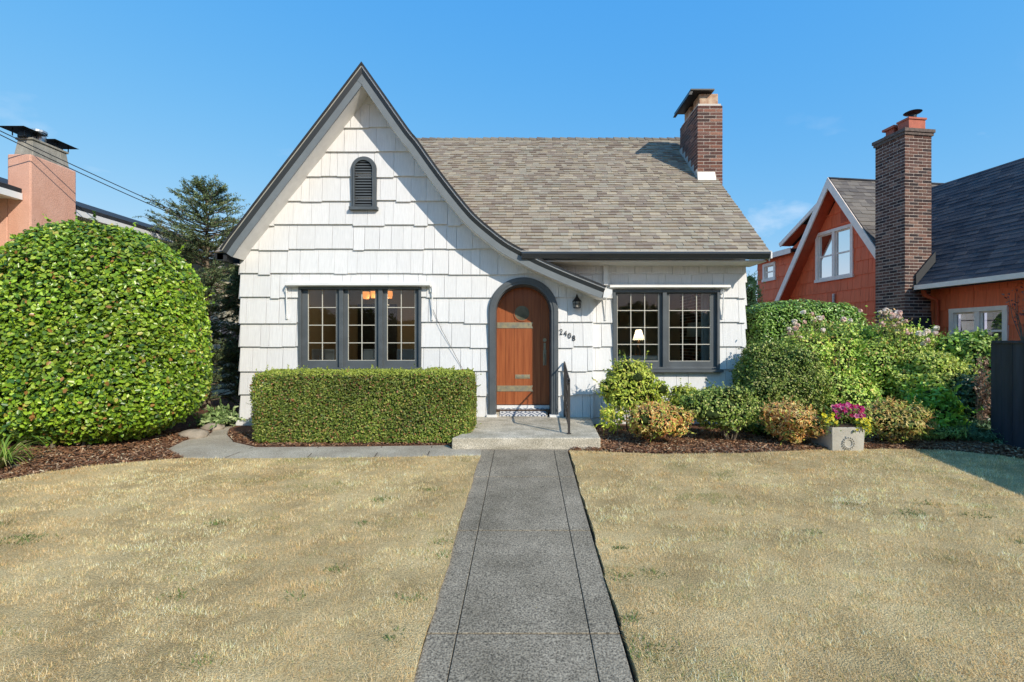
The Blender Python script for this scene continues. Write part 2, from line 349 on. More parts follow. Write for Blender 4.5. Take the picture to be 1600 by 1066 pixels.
tag(b.build('walk', M_conc, bevel=0.003), kind='structure')
b = MB(); b.slab([(wx(-1, -1.2)+.01, -1.2), (wx(1, -1.2)-.01, -1.2), (wx(1, 6.42)-.01, 6.42), (wx(-1, 6.42)+.01, 6.42)], lambda x, y: gz(y)-0.065, lambda x, y: gz(y)-0.009); tag(b.build('walk_joints', mat('joint_dirt', (0.10, 0.07, 0.045), 1.0, color2=(0.05, 0.045, 0.03), vscale=(9, 9, 9))), kind='structure')

# side path along the hedge, turning back beside the house
pp = [G(751, 712.5), G(640, 714.5), G(470, 716.5), G(330, 717), G(287, 716)]
pq = [G(262, 702), G(285, 690), G(312, 682), G(330, 677), (-5.35, 8.6), (-5.45, 12.5), (-4.86, 12.5), (-4.80, 8.1), (-4.72, 7.9), (-4.45, 7.4), G(365, 691), G(400, 699), G(560, 698.0), G(700, 696), G(706, 701), G(753, 702)]
PATH = pp+pq
b = MB(); b.slab(PATH, lambda x, y: gz(y)-0.05, lambda x, y: gz(y)+0.002)
tag(b.build('path', M_conc2), kind='structure')
b = MB()
for (a, c) in ((G(668, 712.5), G(675, 698)), (G(352, 716), G(395, 699.5)), (G(480, 716), G(498, 698.5)), (G(585, 715), G(597, 698))):
    a = Vector((*a, gz(a[1])+0.006)); c = Vector((*c, gz(c[1])+0.006)); t = (c-a).normalized(); n_ = Vector((-t.y, t.x, 0))*0.006
    b.face((a-n_, a+n_, c+n_, c-n_))
tag(b.build('path_joints', M_soil), kind='structure')

# mulch beds
BED_L = [(-9.5, 5.0), G(-30, 766), G(0, 752), G(40, 744), G(130, 730), G(215, 722), G(287, 716), G(262, 702), G(285, 690), G(312, 682), G(330, 677), (-5.35, 8.6), (-5.45, 12.5), (-9.5, 12.5)]
BED_H = [G(365, 691), G(400, 699), G(560, 698.0), G(700, 696), G(706, 701), (-0.75, 6.6), (-0.75, 8.3), (-4.8, 8.3), (-4.72, 7.9), (-4.45, 7.4)]
BED_R = [G(888, 704), G(945, 707), G(1040, 710), G(1150, 709), G(1290, 703), G(1400, 702), G(1480, 704), G(1560, 712), G(1610, 720), (8.0, 6.0), (8.0, 12.0), (0.9, 12.0), (0.9, 6.6)]
for nm, pl in (('bed_left', BED_L), ('bed_hedge', BED_H), ('bed_right', BED_R)):
    b = MB(); b.slab(pl, lambda x, y: gz(y)-0.05, lambda x, y: gz(y)+0.006); tag(b.build('mulch_bed', M_mulch), kind='structure')

LAWN_L = [(wx(-1, -1.2), -1.2), (wx(-1, 5.8), 5.8)]+[G(751, 713.5), G(640, 715.5), G(470, 717.5), G(330, 718), G(287, 717.5)]+[G(215, 723), G(130, 731), G(40, 745), G(0, 753), G(-30, 767), (-9.5, 5.0), (-14, 5.0), (-14, -1.2)]
LAWN_R = [(wx(1, -1.2)+0.022, -1.2), (14, -1.2), (14, 5.6), G(1610, 721), G(1560, 713), G(1480, 705), G(1400, 703), G(1290, 704), G(1150, 710), G(1040, 711), G(945, 708), G(891, 705.5), (wx(1, 3.5)+0.026, 3.5)]
LAWN_R = LAWN_R[:2]+[(6.7, 5.6)]+LAWN_R[3:]
LAWN_R[1] = (6.7, -1.2)
er = random.Random(77)
def wob(d, k): return 0.005*math.sin(d*4.1+k)+0.004*math.sin(d*11.7+2*k)+er.uniform(-0.003, 0.003)
EL_ = [(wx(-1, -1.2+0.1*i)+0.002+wob(i*0.1, 1), -1.2+0.1*i) for i in range(0, 71)]
ER_ = [(wx(1, -1.2+0.1*i)+0.020+wob(i*0.1, 4)*1.4, -1.2+0.1*i) for i in range(0, 76)]
LAWN_L = EL_+LAWN_L[2:]
LAWN_R = LAWN_R[1:-2]+[(ER_[-1][0]+0.01, G(891, 705.5)[1])]+ER_[::-1]
for pl in (LAWN_L, LAWN_R):
    b = MB(); b.slab(pl, lambda x, y: gz(y)-0.05, lambda x, y: gz(y)+0.012); tag(b.build('lawn', M_lawn), kind='structure')

def inpoly(x, y, poly):
    r = np.zeros(len(x), bool); n = len(poly)
    for i in range(n):
        x0, y0 = poly[i]; x1, y1 = poly[(i+1) % n]
        c = ((y0 > y) != (y1 > y)) & (x < (x1-x0)*(y-y0)/((y1-y0) if y1 != y0 else 1e-9)+x0); r ^= c
    return r
def raw_mesh(name, V, Fs, Cc, m, parent=None, loc=None, smooth=False):
    """numpy mesh: V (n,3), Fs (k, s) equal-sized faces, Cc (n,3)"""
    base = np.array(parent['_loc'] if parent is not None else (loc or (0, 0, 0)))
    me = bpy.data.meshes.new(name); n = len(V); k, s = Fs.shape
    me.vertices.add(n); me.vertices.foreach_set('co', (V-base).astype(np.float32).ravel())
    me.loops.add(k*s); me.loops.foreach_set('vertex_index', Fs.astype(np.int32).ravel())
    me.polygons.add(k); me.polygons.foreach_set('loop_start', np.arange(0, k*s, s, dtype=np.int32))
    try: me.polygons.foreach_set('loop_total', np.full(k, s, dtype=np.int32))
    except Exception: pass
    me.update(calc_edges=True)
    a = me.color_attributes.new('Col', 'FLOAT_COLOR', 'POINT'); ca = np.ones((n, 4), np.float32); ca[:, :3] = np.clip(Cc, 0, 1); a.data.foreach_set('color', ca.ravel())
    me.materials.append(m)
    if smooth: me.polygons.foreach_set('use_smooth', np.ones(k, bool))
    o = bpy.data.objects.new(name, me); C.objects.link(o); o['_loc'] = tuple(base)
    if parent is not None: o.parent = parent
    else: o.location = tuple(base)
    return o
def fnoise(X, seed=0, s=1.0):   # cheap smooth noise from sines, X (n,k) -> -1..1
    r = np.random.RandomState(seed); out = np.zeros(len(X))
    for o in range(4):
        for _ in range(3):
            k = r.normal(size=X.shape[1]); k = k/np.linalg.norm(k)*s*(1.7**o); out += np.sin(X@k+r.uniform(0, 6.28))/(1.5**o)
    return out/4.5
NR = np.random.RandomState(7)
def unit(a): return a/np.maximum(np.linalg.norm(a, axis=1, keepdims=True), 1e-9)

def grass(n, poly, x0, x1, y0, y1, hh, ww, seed, bias=0.0):
    r = np.random.RandomState(seed)
    y = y0+(y1-y0)*r.rand(n)**(1+bias); x = x0+(x1-x0)*r.rand(n)
    k = (np.abs(x) < y*1.12+0.5) & inpoly(x, y, poly); x, y = x[k], y[k]; n = len(x)
    XY = np.stack([x, y], 1); n1 = lambda sd, sc_: fnoise(XY, sd, sc_)
    z = np.where(y >= 6.43, 0, np.maximum(-0.083*(6.43-y), -0.7))+0.008
    big = n1(5, 1.1); mid = n1(15, 3.6); sm = n1(6, 11); tiny = n1(16, 30)
    green = n1(3, 1.6)*0.7+n1(4, 8)*0.8
    tuft = 0.5*sm+0.7*tiny                      # short and long tufts a few centimetres across
    bare = np.clip(0.9*n1(7, 6)+0.7*n1(8, 18)-0.42, 0, 1)*1.5     # thin spots where the thatch shows
    keep = r.rand(n) > np.clip(bare, 0, 0.85); XY, x, y, z, big, mid, sm, tiny, green, tuft = [q[keep] for q in (XY, x, y, z, big, mid, sm, tiny, green, tuft)]; n = len(x)
    L = hh*(0.35+1.1*r.rand(n))*np.clip(1+0.9*tuft, 0.3, 2.2); a = r.rand(n)*6.283+2.5*fnoise(XY, 31, 5)
    lean = 0.5+2.2*r.rand(n)**1.5
    d = np.stack([np.cos(a), np.sin(a)], 1); W = ww*(0.6+0.8*r.rand(n))*(1+0.22*np.clip(y-3, 0, 4))
    base = np.stack([x, y, z], 1); t = unit(np.stack([d[:, 0]*lean, d[:, 1]*lean, np.ones(n)], 1)); tip = base+t*L[:, None]
    ss = np.stack([-d[:, 1], d[:, 0], np.zeros(n)], 1)*W[:, None]*0.5
    V = np.empty((n, 3, 3)); V[:, 0] = base-ss; V[:, 1] = base+ss; V[:, 2] = tip
    P0 = np.array([(0.97, 0.78, 0.44), (0.88, 0.67, 0.34), (1.0, 0.92, 0.66), (0.70, 0.50, 0.25), (0.42, 0.30, 0.15), (0.90, 0.65, 0.28)])
    wts = np.array([0.32, 0.22, 0.20, 0.12, 0.08, 0.06]); c = P0[r.choice(6, n, p=wts)]
    br = np.clip(0.5+0.55*mid, 0, 1)[:, None]; c = 1.10*c*(1-0.40*br**1.3*np.array([0.72, 0.92, 1.12]))            # browner, duller patches
    c = c*(1+0.16*big[:, None])*(1+0.34*tuft[:, None])
    gk = np.clip((green-0.22)*0.8, 0, 0.6)+0.08; gm = (r.rand(n) < gk)[:, None]
    c = np.where(gm, np.array([0.33, 0.34, 0.12])*(0.6+0.8*r.rand(n)[:, None]), c)
    Cc = np.repeat(c[:, None, :], 3, 1)
    return V.reshape(-1, 3), np.arange(n*3).reshape(-1, 3), Cc.reshape(-1, 3)
def join(parts):
    off = 0; Vs, Fs, Cs = [], [], []
    for V, Fz, Cc in parts: Vs.append(V); Fs.append(Fz+off); Cs.append(Cc); off += len(V)
    return np.concatenate(Vs), np.concatenate(Fs), np.concatenate(Cs)
V, Fz, Cc = join([grass(680000, LAWN_L, -8.5, 0, 2.0, 6.6, 0.025, 0.0026, 1, 0.25), grass(680000, LAWN_R, 0, 7.2, 2.0, 6.9, 0.025, 0.0026, 2, 0.25)])
tag(raw_mesh('dry_grass', V, Fz, Cc, M_grass), kind='stuff')
# sparse green weeds in the lawn
def weeds(cx, cy, rad, n, seed, col=(0.17, 0.22, 0.07)):
    r = np.random.RandomState(seed); n = max(n//3, 1); rad = rad*1.0; x = cx+r.normal(size=n)*rad; y = cy+r.normal(size=n)*rad*0.6; a = r.rand(n)*6.283
    z = np.maximum(-0.083*(6.43-y), -0.7)+0.01; L = 0.02+0.022*r.rand(n); d = np.stack([np.cos(a), np.sin(a), 0.5+0.6*r.rand(n)], 1); d = unit(d)
    k_ = inpoly(x, y, LAWN_L) | inpoly(x, y, LAWN_R); x, y, z, a, L, d = x[k_], y[k_], z[k_], a[k_], L[k_], d[k_]; n = len(x)
    b0 = np.stack([x, y, z], 1); s_ = np.stack([-np.sin(a), np.cos(a), np.zeros(n)], 1)*0.005
    V = np.empty((n, 3, 3)); V[:, 0] = b0-s_; V[:, 1] = b0+s_; V[:, 2] = b0+d*L[:, None]
    c = np.array(col)*(0.7+0.7*r.rand(n)[:, None]); return V.reshape(-1, 3), np.arange(n*3).reshape(-1, 3), np.repeat(c[:, None], 3, 1).reshape(-1, 3)
spots = [(38, 845, .09, 500), (596, 783, .06, 250), (338, 820, .06, 300), (672, 768, .05, 130), (525, 893, .05, 150), (273, 935, .05, 150), (690, 870, .05, 140), (640, 940, .05, 140), (970, 860, .03, 100), (1010, 1020, .10, 350), (1022, 900, .06, 100), (1425, 805, .07, 300), (1530, 808, .07, 200), (1450, 790, .07, 160), (320, 1040, .05, 120), (570, 820, .05, 100), (1270, 835, .05, 120), (700, 850, .06, 150), (610, 1000, .05, 90), (465, 935, .04, 80), (1330, 790, .05, 80), (1600, 850, .06, 120), (5, 820, .05, 120), (972, 905, .05, 120), (985, 970, .05, 150), (1120, 745, .05, 60)]
tag(raw_mesh('green_weeds', *join([weeds(*G(a, c), r_, n_, i+50) for i, (a, c, r_, n_) in enumerate(spots)]), M_grass), kind='stuff')
# mulch chips
def chips(poly, x0, x1, y0, y1, n, seed):
    r = np.random.RandomState(seed); x = x0+(x1-x0)*r.rand(n); y = y0+(y1-y0)*r.rand(n); k = inpoly(x, y, poly); x, y = x[k], y[k]; n = len(x)
    z = np.where(y >= 6.43, 0, -0.083*(6.43-y))+0.008+0.022*r.rand(n); a = r.rand(n)*6.283
    t = unit(np.stack([np.cos(a), np.sin(a), r.normal(size=n)*0.35], 1)); s_ = unit(np.cross(t, np.stack([r.normal(size=n)*0.5, r.normal(size=n)*0.5, np.ones(n)], 1)))
    Ln = (0.010+0.022*r.rand(n))[:, None]; W = (0.003+0.005*r.rand(n))[:, None]; p = np.stack([x, y, z], 1)
    V = np.empty((n, 4, 3)); V[:, 0] = p-t*Ln-s_*W; V[:, 1] = p+t*Ln-s_*W; V[:, 2] = p+t*Ln+s_*W; V[:, 3] = p-t*Ln+s_*W
    pal = np.array([(0.24, 0.11, 0.05), (0.34, 0.17, 0.08), (0.12, 0.06, 0.035), (0.40, 0.26, 0.16), (0.17, 0.075, 0.038)]); c = pal[r.randint(0, 5, n)]*(0.7+0.6*r.rand(n)[:, None])
    c = np.where(r.rand(n)[:, None] < 0.03, np.array([0.5, 0.42, 0.28]), c)
    return V.reshape(-1, 3), np.arange(n*4).reshape(-1, 4), np.repeat(c[:, None], 4, 1).reshape(-1, 3)
tag(raw_mesh('mulch_chips', *join([chips(BED_L, -7.5, -3.8, 5.0, 7.6, 26000, 3), chips(BED_R, 0.6, 6.7, 5.8, 7.8, 50000, 4), chips(BED_H, -4.6, -0.7, 6.4, 7.6, 9000, 5)]), M_chip), kind='stuff')

# ================================================================== THE WHITE COTTAGE
DW, DF, DG = 8.26, 7.88, 8.41         # gable wall, front of the rakes, wing wall
XL, XC, XR = PX(376, DW), PX(927, DW), PX(1164, DG)
rng = random.Random(11)
house = thing('cottage', (0, 9, 0), 'white shingled storybook cottage with a steep swooping front gable and arched door', 'house')
# rake curves (outer top edge) at the front plane
lp = [(345, 390), (356, 373.5), (400, 315.5), (456, 242.5), (510, 172), (566, 98)]
rp = [(566, 98), (603, 150.5), (640, 203), (654, 220), (681, 258), (709, 295), (736, 328), (750, 342), (764, 354), (791, 375), (819, 391), (846, 405), (887, 423), (929, 440), (947, 447)]
RL = [(PX(a, DF), PZ(b_, DF)) for a, b_ in lp]; RR = [(PX(a, DF), PZ(b_, DF)) for a, b_ in rp]
def smooth_poly(pts, k=3):
    out = []
    for i in range(len(pts)-1):
        p0 = pts[max(i-1, 0)]; p1 = pts[i]; p2 = pts[i+1]; p3 = pts[min(i+2, len(pts)-1)]
        for j in range(k):
            t = j/k
            out.append(tuple(0.5*((2*p1[m])+(-p0[m]+p2[m])*t+(2*p0[m]-5*p1[m]+4*p2[m]-p3[m])*t*t+(-p0[m]+3*p1[m]-3*p2[m]+p3[m])*t**3) for m in (0, 1)))
    out.append(pts[-1]); return out
RR = smooth_poly(RR, 3)
APEX = RL[-1]
def offs(pts, dist, sgn, apex_end):
    """offset a rake polyline inwards (down) by dist; at the apex end keep x of the apex"""
    n = len(pts); out = []
    for i in range(n):
        a = pts[max(i-1, 0)]; b_ = pts[min(i+1, n-1)]; t = Vector((b_[0]-a[0], b_[1]-a[1])).normalized(); nn = Vector((t.y, -t.x))
        if nn.y > 0: nn = -nn
        p = (pts[i][0]+nn.x*dist, pts[i][1]+nn.y*dist)
        if (i == n-1 and apex_end) or (i == 0 and not apex_end): p = (APEX[0], pts[i][1]+dist/nn.y)
        out.append(p)
    return out
def offL(d_): return offs(RL, d_, 1, True)
def offR(d_): return offs(RR, d_, 1, False)
SOF = 0.215
def interp(pts):
    xs_ = [p[0] for p in pts]; zs_ = [p[1] for p in pts]
    return lambda x: float(np.interp(x, xs_, zs_))
prof_out = interp(RL+RR[1:]); sofL, sofR = offL(SOF), offR(SOF)
hi_sof = interp(sofL+sofR[1:])
hi_wall = lambda x: hi_sof(x)+0.03
zcour = [0.10]+[PZ(y_, DW) for y_ in (654, 616, 579, 541, 503, 464, 427, 389, 351, 313.5, 275.5, 237.5, 198.5, 160, 122, 90)][0:]
zcour = [z_ for z_ in zcour if z_ > 0.11 or z_ == 0.10]
zcour[0:1] = [PZ(654, DW)-0.0] if zcour[1] > 0.2 else []
# openings
WIN_L = (PX(468, DW), PX(659, DW), PZ(578, DW), PZ(448, DW))
DCX, DR = PX(817.5, DW), 0.535; DSPR = PZ(488.5, DW)
def door_lo(x):
    dx = abs(x-DCX)
    if dx >= DR: return -9
    return DSPR+math.sqrt(max(DR*DR-dx*dx, 0))
WIN_R = (PX(957, DG), PX(1123, DG), PZ(579, DG), PZ(453, DG))
# gable wall
b = MB(); siding(b, XL, XC, DW, zcour, hi=hi_wall, lo=door_lo, holes=[WIN_L], rng=rng, flare=0.0)
gw = b.build('gable_wall', M_white, house)
b = MB(); corewall(b, XL+0.01, XC-0.01, DW+0.004, DW+0.14, 0.0, 6.0, hi=lambda x: hi_sof(x)+0.06, lo=door_lo, holes=[WIN_L])
b.box(XC-0.14, XC-0.002, DW+0.14, DG+0.2, 0.0, 2.55)
b.build('wall_core', M_white, gw)
# wing wall
zc2 = [PZ(y_, DG) for y_ in (651, 614, 577, 540, 502, 464, 427, 392, 360)]
b = MB(); siding(b, 0.2, XR, DG, zc2, holes=[WIN_R], rng=rng, hi=lambda x: 2.95, lo=lambda x: (prof_out(x)-0.35 if x < XC-0.03 else -9)); ww_ = b.build('wing_wall', M_white, house)
b = MB(); corewall(b, 0.2, XR-0.01, DG+0.004, DG+0.14, 0.0, 2.9, holes=[WIN_R], lo=lambda x: (prof_out(x)-0.35 if x < XC-0.1 else -9)); b.build('wall_core', M_white, ww_)
# side walls
RS = 0.90; DE, ZE = 7.90, PZ(395, 7.90)      # main roof: slope, eave depth and height
DRDG = 11.76; ZRDG = ZE+RS*(DRDG-DE)
def roof_z(d): return ZE+RS*(d-DE) if d <= DRDG else ZRDG-RS*(d-DRDG)
b = MB(xf=lambda u, o, z: (XR-0.0-(o), u, z))
def side_hi(u): return roof_z(u)-0.16
siding(b, DG, 15.0, 0.0, [0.0+0.41*i for i in range(15)], hi=side_hi, rng=rng)
b.build('side_wall', M_white, house)
b = MB(); b.box(XR-0.12, XR-0.006, DG+0.14, 15.0, 0, 2.6)
b.prism([(0, 0)], 0, 0) if False else None
b.xf = lambda y, x, z: (x, y, z)
b.prism([(DG+0.14, 2.6), (15.0, 2.6), (DRDG, ZRDG-0.25)], XR-0.12, XR-0.006)
b.build('side_wall_core', M_white, house)
b = MB(xf=lambda u, o, z: (XL+(o), u, z)); siding(b, DW, 15.0, 0.0, [0.1+0.41*i for i in range(8)], hi=lambda u: 2.95, rng=rng); b.build('side_wall', M_white, house)
b = MB(); b.box(XL+0.006, XL+0.12, DW+0.14, 15.0, 0, 2.9); b.box(XL+0.12, XR-0.12, 14.9, 15.0, 0, 2.9); b.build('rear_wall', M_white, house)
# base boards / foundation
b = MB(); b.box(XL-0.03, PX(762, DW), DW-0.035, DW+0.0, 0.0, PZ(655, DW)-0.012); b.box(PX(875, DW), XC, DW-0.035, DW, 0.0, PZ(655, DW)-0.012)
b.box(XL-0.035, XL-0.0, DW-0.045, 15, 0.0, PZ(655, DW)-0.014); b.box(XC+0.002, XR+0.03, DG-0.035, DG, 0.0, PZ(653, DG)-0.01)
b.box(XL-0.05, PX(430, DW), DW-0.06, DW-0.036, PZ(664, DW), PZ(658, DW))
b.build('foundation', M_wtrim, house)

# main roof
def S_main(u, v, n):
    t = v/math.hypot(1, RS); nn = Vector((0, -RS, 1)).normalized()*n; return (u, DE+t+nn.y, ZE+RS*t+nn.z)
VL = (DRDG-DE)*math.hypot(1, RS)
XEL, XER = -4.95, PX(1204, DE)
def keep_main(u, v):
    z = ZE+RS*v/math.hypot(1, RS); return z > prof_out(u)-0.10 if u < RR[-1][0] else True
b = MB(); shingles(b, S_main, XEL, XER, VL, 0.106, TAN, rng, keep=keep_main, wr=(0.08, 0.21), th=0.014)
mroof = b.build('main_roof', M_roof, house)
b = MB(); x = XEL          # deck under the shingles in narrow strips, cut where the gable roof stands
nx = 150
for i in range(nx):
    p, q = XEL+(XER-0.02-XEL)*i/nx, XEL+(XER-0.02-XEL)*(i+1)/nx
    z0 = ZE
    m_ = (p+q)/2
    if m_ < RR[-1][0]: z0 = max(ZE, prof_out(m_)-0.12)
    if z0 >= ZRDG-0.02: continue
    d0 = DE+(z0-ZE)/RS+0.01
    b.hexa(((p, d0, z0-0.11), (q, d0, z0-0.11), (q, DRDG, ZRDG-0.11), (p, DRDG, ZRDG-0.11), (p, d0, z0-0.004), (q, d0, z0-0.004), (q, DRDG, ZRDG-0.004), (p, DRDG, ZRDG-0.004)))
b.hexa(((XEL, DRDG, ZRDG-.11), (XER-.02, DRDG, ZRDG-.11), (XER-.02, 15.4, roof_z(15.4)-.11), (XEL, 15.4, roof_z(15.4)-.11), (XEL, DRDG, ZRDG-.003), (XER-.02, DRDG, ZRDG-.003), (XER-.02, 15.4, roof_z(15.4)-.003), (XEL, 15.4, roof_z(15.4)-.003)))
b.build('roof_deck', M_black, mroof)
b = MB(); u = XEL     # ridge caps
while u < XER-0.05:
    c = rng.choice(TAN); c = tuple(v*0.62 for v in c); h = ZRDG+rng.uniform(0.012, 0.028)
    b.hexa(((u, DRDG-0.13, ZRDG-0.105), (u+0.2, DRDG-0.13, ZRDG-0.105), (u+0.2, DRDG, ZRDG+0.0), (u, DRDG, ZRDG+0.0), (u, DRDG-0.13, ZRDG-0.075), (u+0.2, DRDG-0.13, ZRDG-0.09), (u+0.2, DRDG, h-0.014), (u, DRDG, h+0.006)), c)
    b.hexa(((u, DRDG, ZRDG), (u+0.2, DRDG, ZRDG), (u+0.2, DRDG+0.13, ZRDG-0.1), (u, DRDG+0.13, ZRDG-0.1), (u, DRDG, h+0.006), (u+0.2, DRDG, h-0.014), (u+0.2, DRDG+0.13, ZRDG-0.08), (u, DRDG+0.13, ZRDG-0.07)), c); u += 0.185
b.build('ridge_cap', M_roof, mroof)
b = MB(xf=lambda y, x, z: (x, y, z))   # rake trim on the right edge
b.strip([(DE, ZE-0.012), (DRDG, ZRDG-0.012), (15.4, roof_z(15.4)-0.012)], [(DE, ZE-0.14), (DRDG, ZRDG-0.14), (15.4, roof_z(15.4)-0.14)], XER-0.03, XER-0.008)
b.build('rake_board', M_slate, mroof)
b = MB(); b.box(0.15, XER-0.05, DE+0.03, DG+0.1, ZE-0.14, ZE-0.118); b.build('eave_soffit', M_soffit, house)
# gutter
g0, g1 = PX(815, DE), PX(1199, DE)
prof = [(DE-0.10, ZE+0.0), (DE-0.115, ZE-0.02), (DE-0.115, ZE-0.035), (DE-0.095, ZE-0.06), (DE-0.06, ZE-0.105), (DE+0.0, ZE-0.112), (DE+0.02, ZE-0.1), (DE+0.02, ZE-0.01), (DE+0.01, ZE-0.02), (DE-0.09, ZE-0.02)]
b = MB(xf=lambda y, x, z: (x, y, z)); b.prism(prof, g0, g1); b.build('gutter', M_gutter, house)
b = MB(xf=lambda y, x, z: (x, y, z)); b.prism([(DE-0.104, ZE+0.001), (DE-0.104, ZE+0.012), (DE+0.02, ZE+0.016), (DE+0.02, ZE+0.004)], g0, g1+0.02); b.build('drip_edge', M_flash, house)
b = MB(); b.box(g1+0.001, g1+0.025, DE-0.11, DE+0.02, ZE-0.11, ZE-0.005); b.build('gutter_end', M_wtrim, house)

# gable roof
def y_back(z): return (DE+(z-ZE)/RS+0.25) if z > ZE+0.1 else DG+0.12
def arc(pts):
    L_ = [0]
    for a, c in zip(pts[:-1], pts[1:]): L_.append(L_[-1]+math.hypot(c[0]-a[0], c[1]-a[1]))
    return L_
def make_S(pts):     # pts from eave to apex
    L_ = arc(pts); xs_ = [p[0] for p in pts]; zs_ = [p[1] for p in pts]
    def S(u, v, n):
        x = np.interp(v, L_, xs_); z = np.interp(v, L_, zs_); x2 = np.interp(v+0.05, L_, xs_); z2 = np.interp(v+0.05, L_, zs_)
        if v+0.05 > L_[-1]: x2, z2 = x, z; x1 = np.interp(v-0.05, L_, xs_); z1 = np.interp(v-0.05, L_, zs_); t = Vector((x2-x1, z2-z1)).normalized()
        else: t = Vector((x2-x, z2-z)).normalized()
        nn = Vector((-t.y, t.x));
        if nn.y < 0: nn = -nn
        return (float(x+nn.x*n), u, float(z+nn.y*n))
    return S, L_[-1], L_, zs_
b = MB()
for pts in (RL, RR[::-1]):
    ptsi = offs(pts, 0.018, 1, True)
    S, Ln, LL, ZZ = make_S(ptsi)
    shingles(b, S, DF-0.02, 12.2, Ln, 0.13, [tuple(v*0.55 for v in c) for c in TAN], rng, keep=lambda u, v: u < y_back(float(np.interp(v, LL, ZZ)))+0.1, wr=(0.14, 0.33), th=0.008)
groof = b.build('gable_roof', M_roof, house)
b = MB()
for pts in (offL(0.018), offR(0.018)):
    inner = offs(pts, 0.10, 1, pts[0][1] < pts[-1][1])
    inner = [(p[0], p[1]) for p in inner]
    for i in range(len(pts)-1):
        zm = max(pts[i][1], pts[i+1][1]); b.strip(pts[i:i+2], inner[i:i+2], DF+0.02, y_back(zm))
b.build('roof_deck', M_black, groof)
b = MB()
b.strip(offL(0.002), offL(0.030), DF-0.045, DF+0.03); b.strip(offR(0.002), offR(0.030), DF-0.045, DF+0.03); b.build('shingle_edge', M_black, groof)
for nm, fo in (('left', offL), ('right', offR)):
    b = MB(); b.strip(fo(0.031), fo(0.050), DF-0.03, DF+0.02); b.build('rake_strip', M_strip if nm == 'left' else M_soffit, groof)
    a0 = fo(0.0505); a1 = fo(0.1125)
    b = MB()
    for i in range(len(a0)-1):      # crown moulding leaning outwards at its top
        b.hexa(((a1[i][0], DF-0.002, a1[i][1]), (a1[i+1][0], DF-0.002, a1[i+1][1]), (a1[i+1][0], DF+0.02, a1[i+1][1]), (a1[i][0], DF+0.02, a1[i][1]),
                (a0[i][0], DF-0.035, a0[i][1]), (a0[i+1][0], DF-0.035, a0[i+1][1]), (a0[i+1][0], DF+0.02, a0[i+1][1]), (a0[i][0], DF+0.02, a0[i][1])))
    b.build('crown_moulding', M_crown, groof)
    b = MB(); b.strip(fo(0.112), fo(SOF), DF, DF+0.022); b.build('barge_board', M_board, groof)
    b = MB(); b.strip(fo(SOF-0.02), fo(SOF-0.004), DF+0.022, DW+0.0); b.build('soffit', M_soffit, groof)
b = MB(); ax_, az_ = APEX; b.prism([(ax_-0.085, az_-0.285), (ax_-0.005, az_-0.16), (ax_+0.002, az_-0.185), (ax_+0.002, az_-0.36)], DF-0.003, DF+0.021); b.build('barge_mitre', M_board, groof)
# eave tails: left gutter along the left slope foot, tail block on the right
b = MB(); xl, zl = RL[0]; b.box(xl-0.08, xl+0.02, DF+0.03, 14.8, zl-0.17, zl-0.06); b.build('side_gutter', M_gutter, house)
b = MB(); b.box(xl+0.03, XL, DF+0.3, 14.8, zl-0.20, zl-0.18); b.build('side_soffit', M_soffit, house)
tx, tz = RR[-1]
b = MB(); b.prism([(tx-0.02, tz-0.03), (tx+0.10, tz-0.06), (tx+0.10, tz-0.12), (tx+0.02, tz-0.19), (tx-0.05, tz-0.185)], DF+0.0, DG-0.05); b.build('rake_end_block', M_wtrim, house)
# downspout on the wing
x0 = PX(946.5, DG-0.1)
b = MB(); b.box(x0-0.042, x0+0.042, DG-0.12, DG-0.04, PZ(446, DG-0.1), PZ(403, DG-0.1)); b.build('downspout', M_wtrim, house, bevel=0.01)

# gable vent with an arched head
vx, vz0, vsp, vr = PX(570, DW), PZ(325, DW), PZ(266.5, DW), 0.215
def arch_pts(cx, z0, zs_, r, n=16): return [(cx-r, z0)]+[(cx-r*math.cos(math.pi*i/n), zs_+r*math.sin(math.pi*i/n)) for i in range(n+1)]+[(cx+r, z0)]
def arch_band(mb, cx, z0, zs_, r0, r1, y0, y1, n=24):
    A = arch_pts(cx, z0, zs_, r1, n); B = arch_pts(cx, z0, zs_, r0, n)
    for i in range(len(A)-1):
        a, a2, c, c2 = A[i], A[i+1], B[i], B[i+1]
        mb.hexa(((c[0], y0, c[1]), (c2[0], y0, c2[1]), (c2[0], y1, c2[1]), (c[0], y1, c[1]), (a[0], y0, a[1]), (a2[0], y0, a2[1]), (a2[0], y1, a2[1]), (a[0], y1, a[1])))
b = MB(); arch_band(b, vx, vz0, vsp, 0.150, vr, DW-0.065, DW-0.005); arch_band(b, vx, vz0, vsp, 0.150, 0.175, DW-0.085, DW-0.066)
b.box(vx-0.24, vx+0.24, DW-0.10, DW-0.01, vz0-0.05, vz0); vent = b.build('gable_vent', M_slate, house)
b = MB(); z = vz0+0.02; b.prism(arch_pts(vx, vz0, vsp, 0.16, 16), DW-0.034, DW-0.028, (0.02, 0.02, 0.02)); b.build('vent_backing', M_dark, vent)
b = MB()
while z < vsp+0.13:
    hw = 0.148 if z < vsp else math.sqrt(max(0.148**2-(z-vsp)**2, 0.0001))
    b.hexa(((vx-hw, DW-0.062, z), (vx+hw, DW-0.062, z), (vx+hw, DW-0.036, z+0.028), (vx-hw, DW-0.036, z+0.028), (vx-hw, DW-0.062, z+0.007), (vx+hw, DW-0.062, z+0.007), (vx+hw, DW-0.036, z+0.034), (vx-hw, DW-0.036, z+0.034))); z += 0.046
b.build('louvres', M_slate, vent)

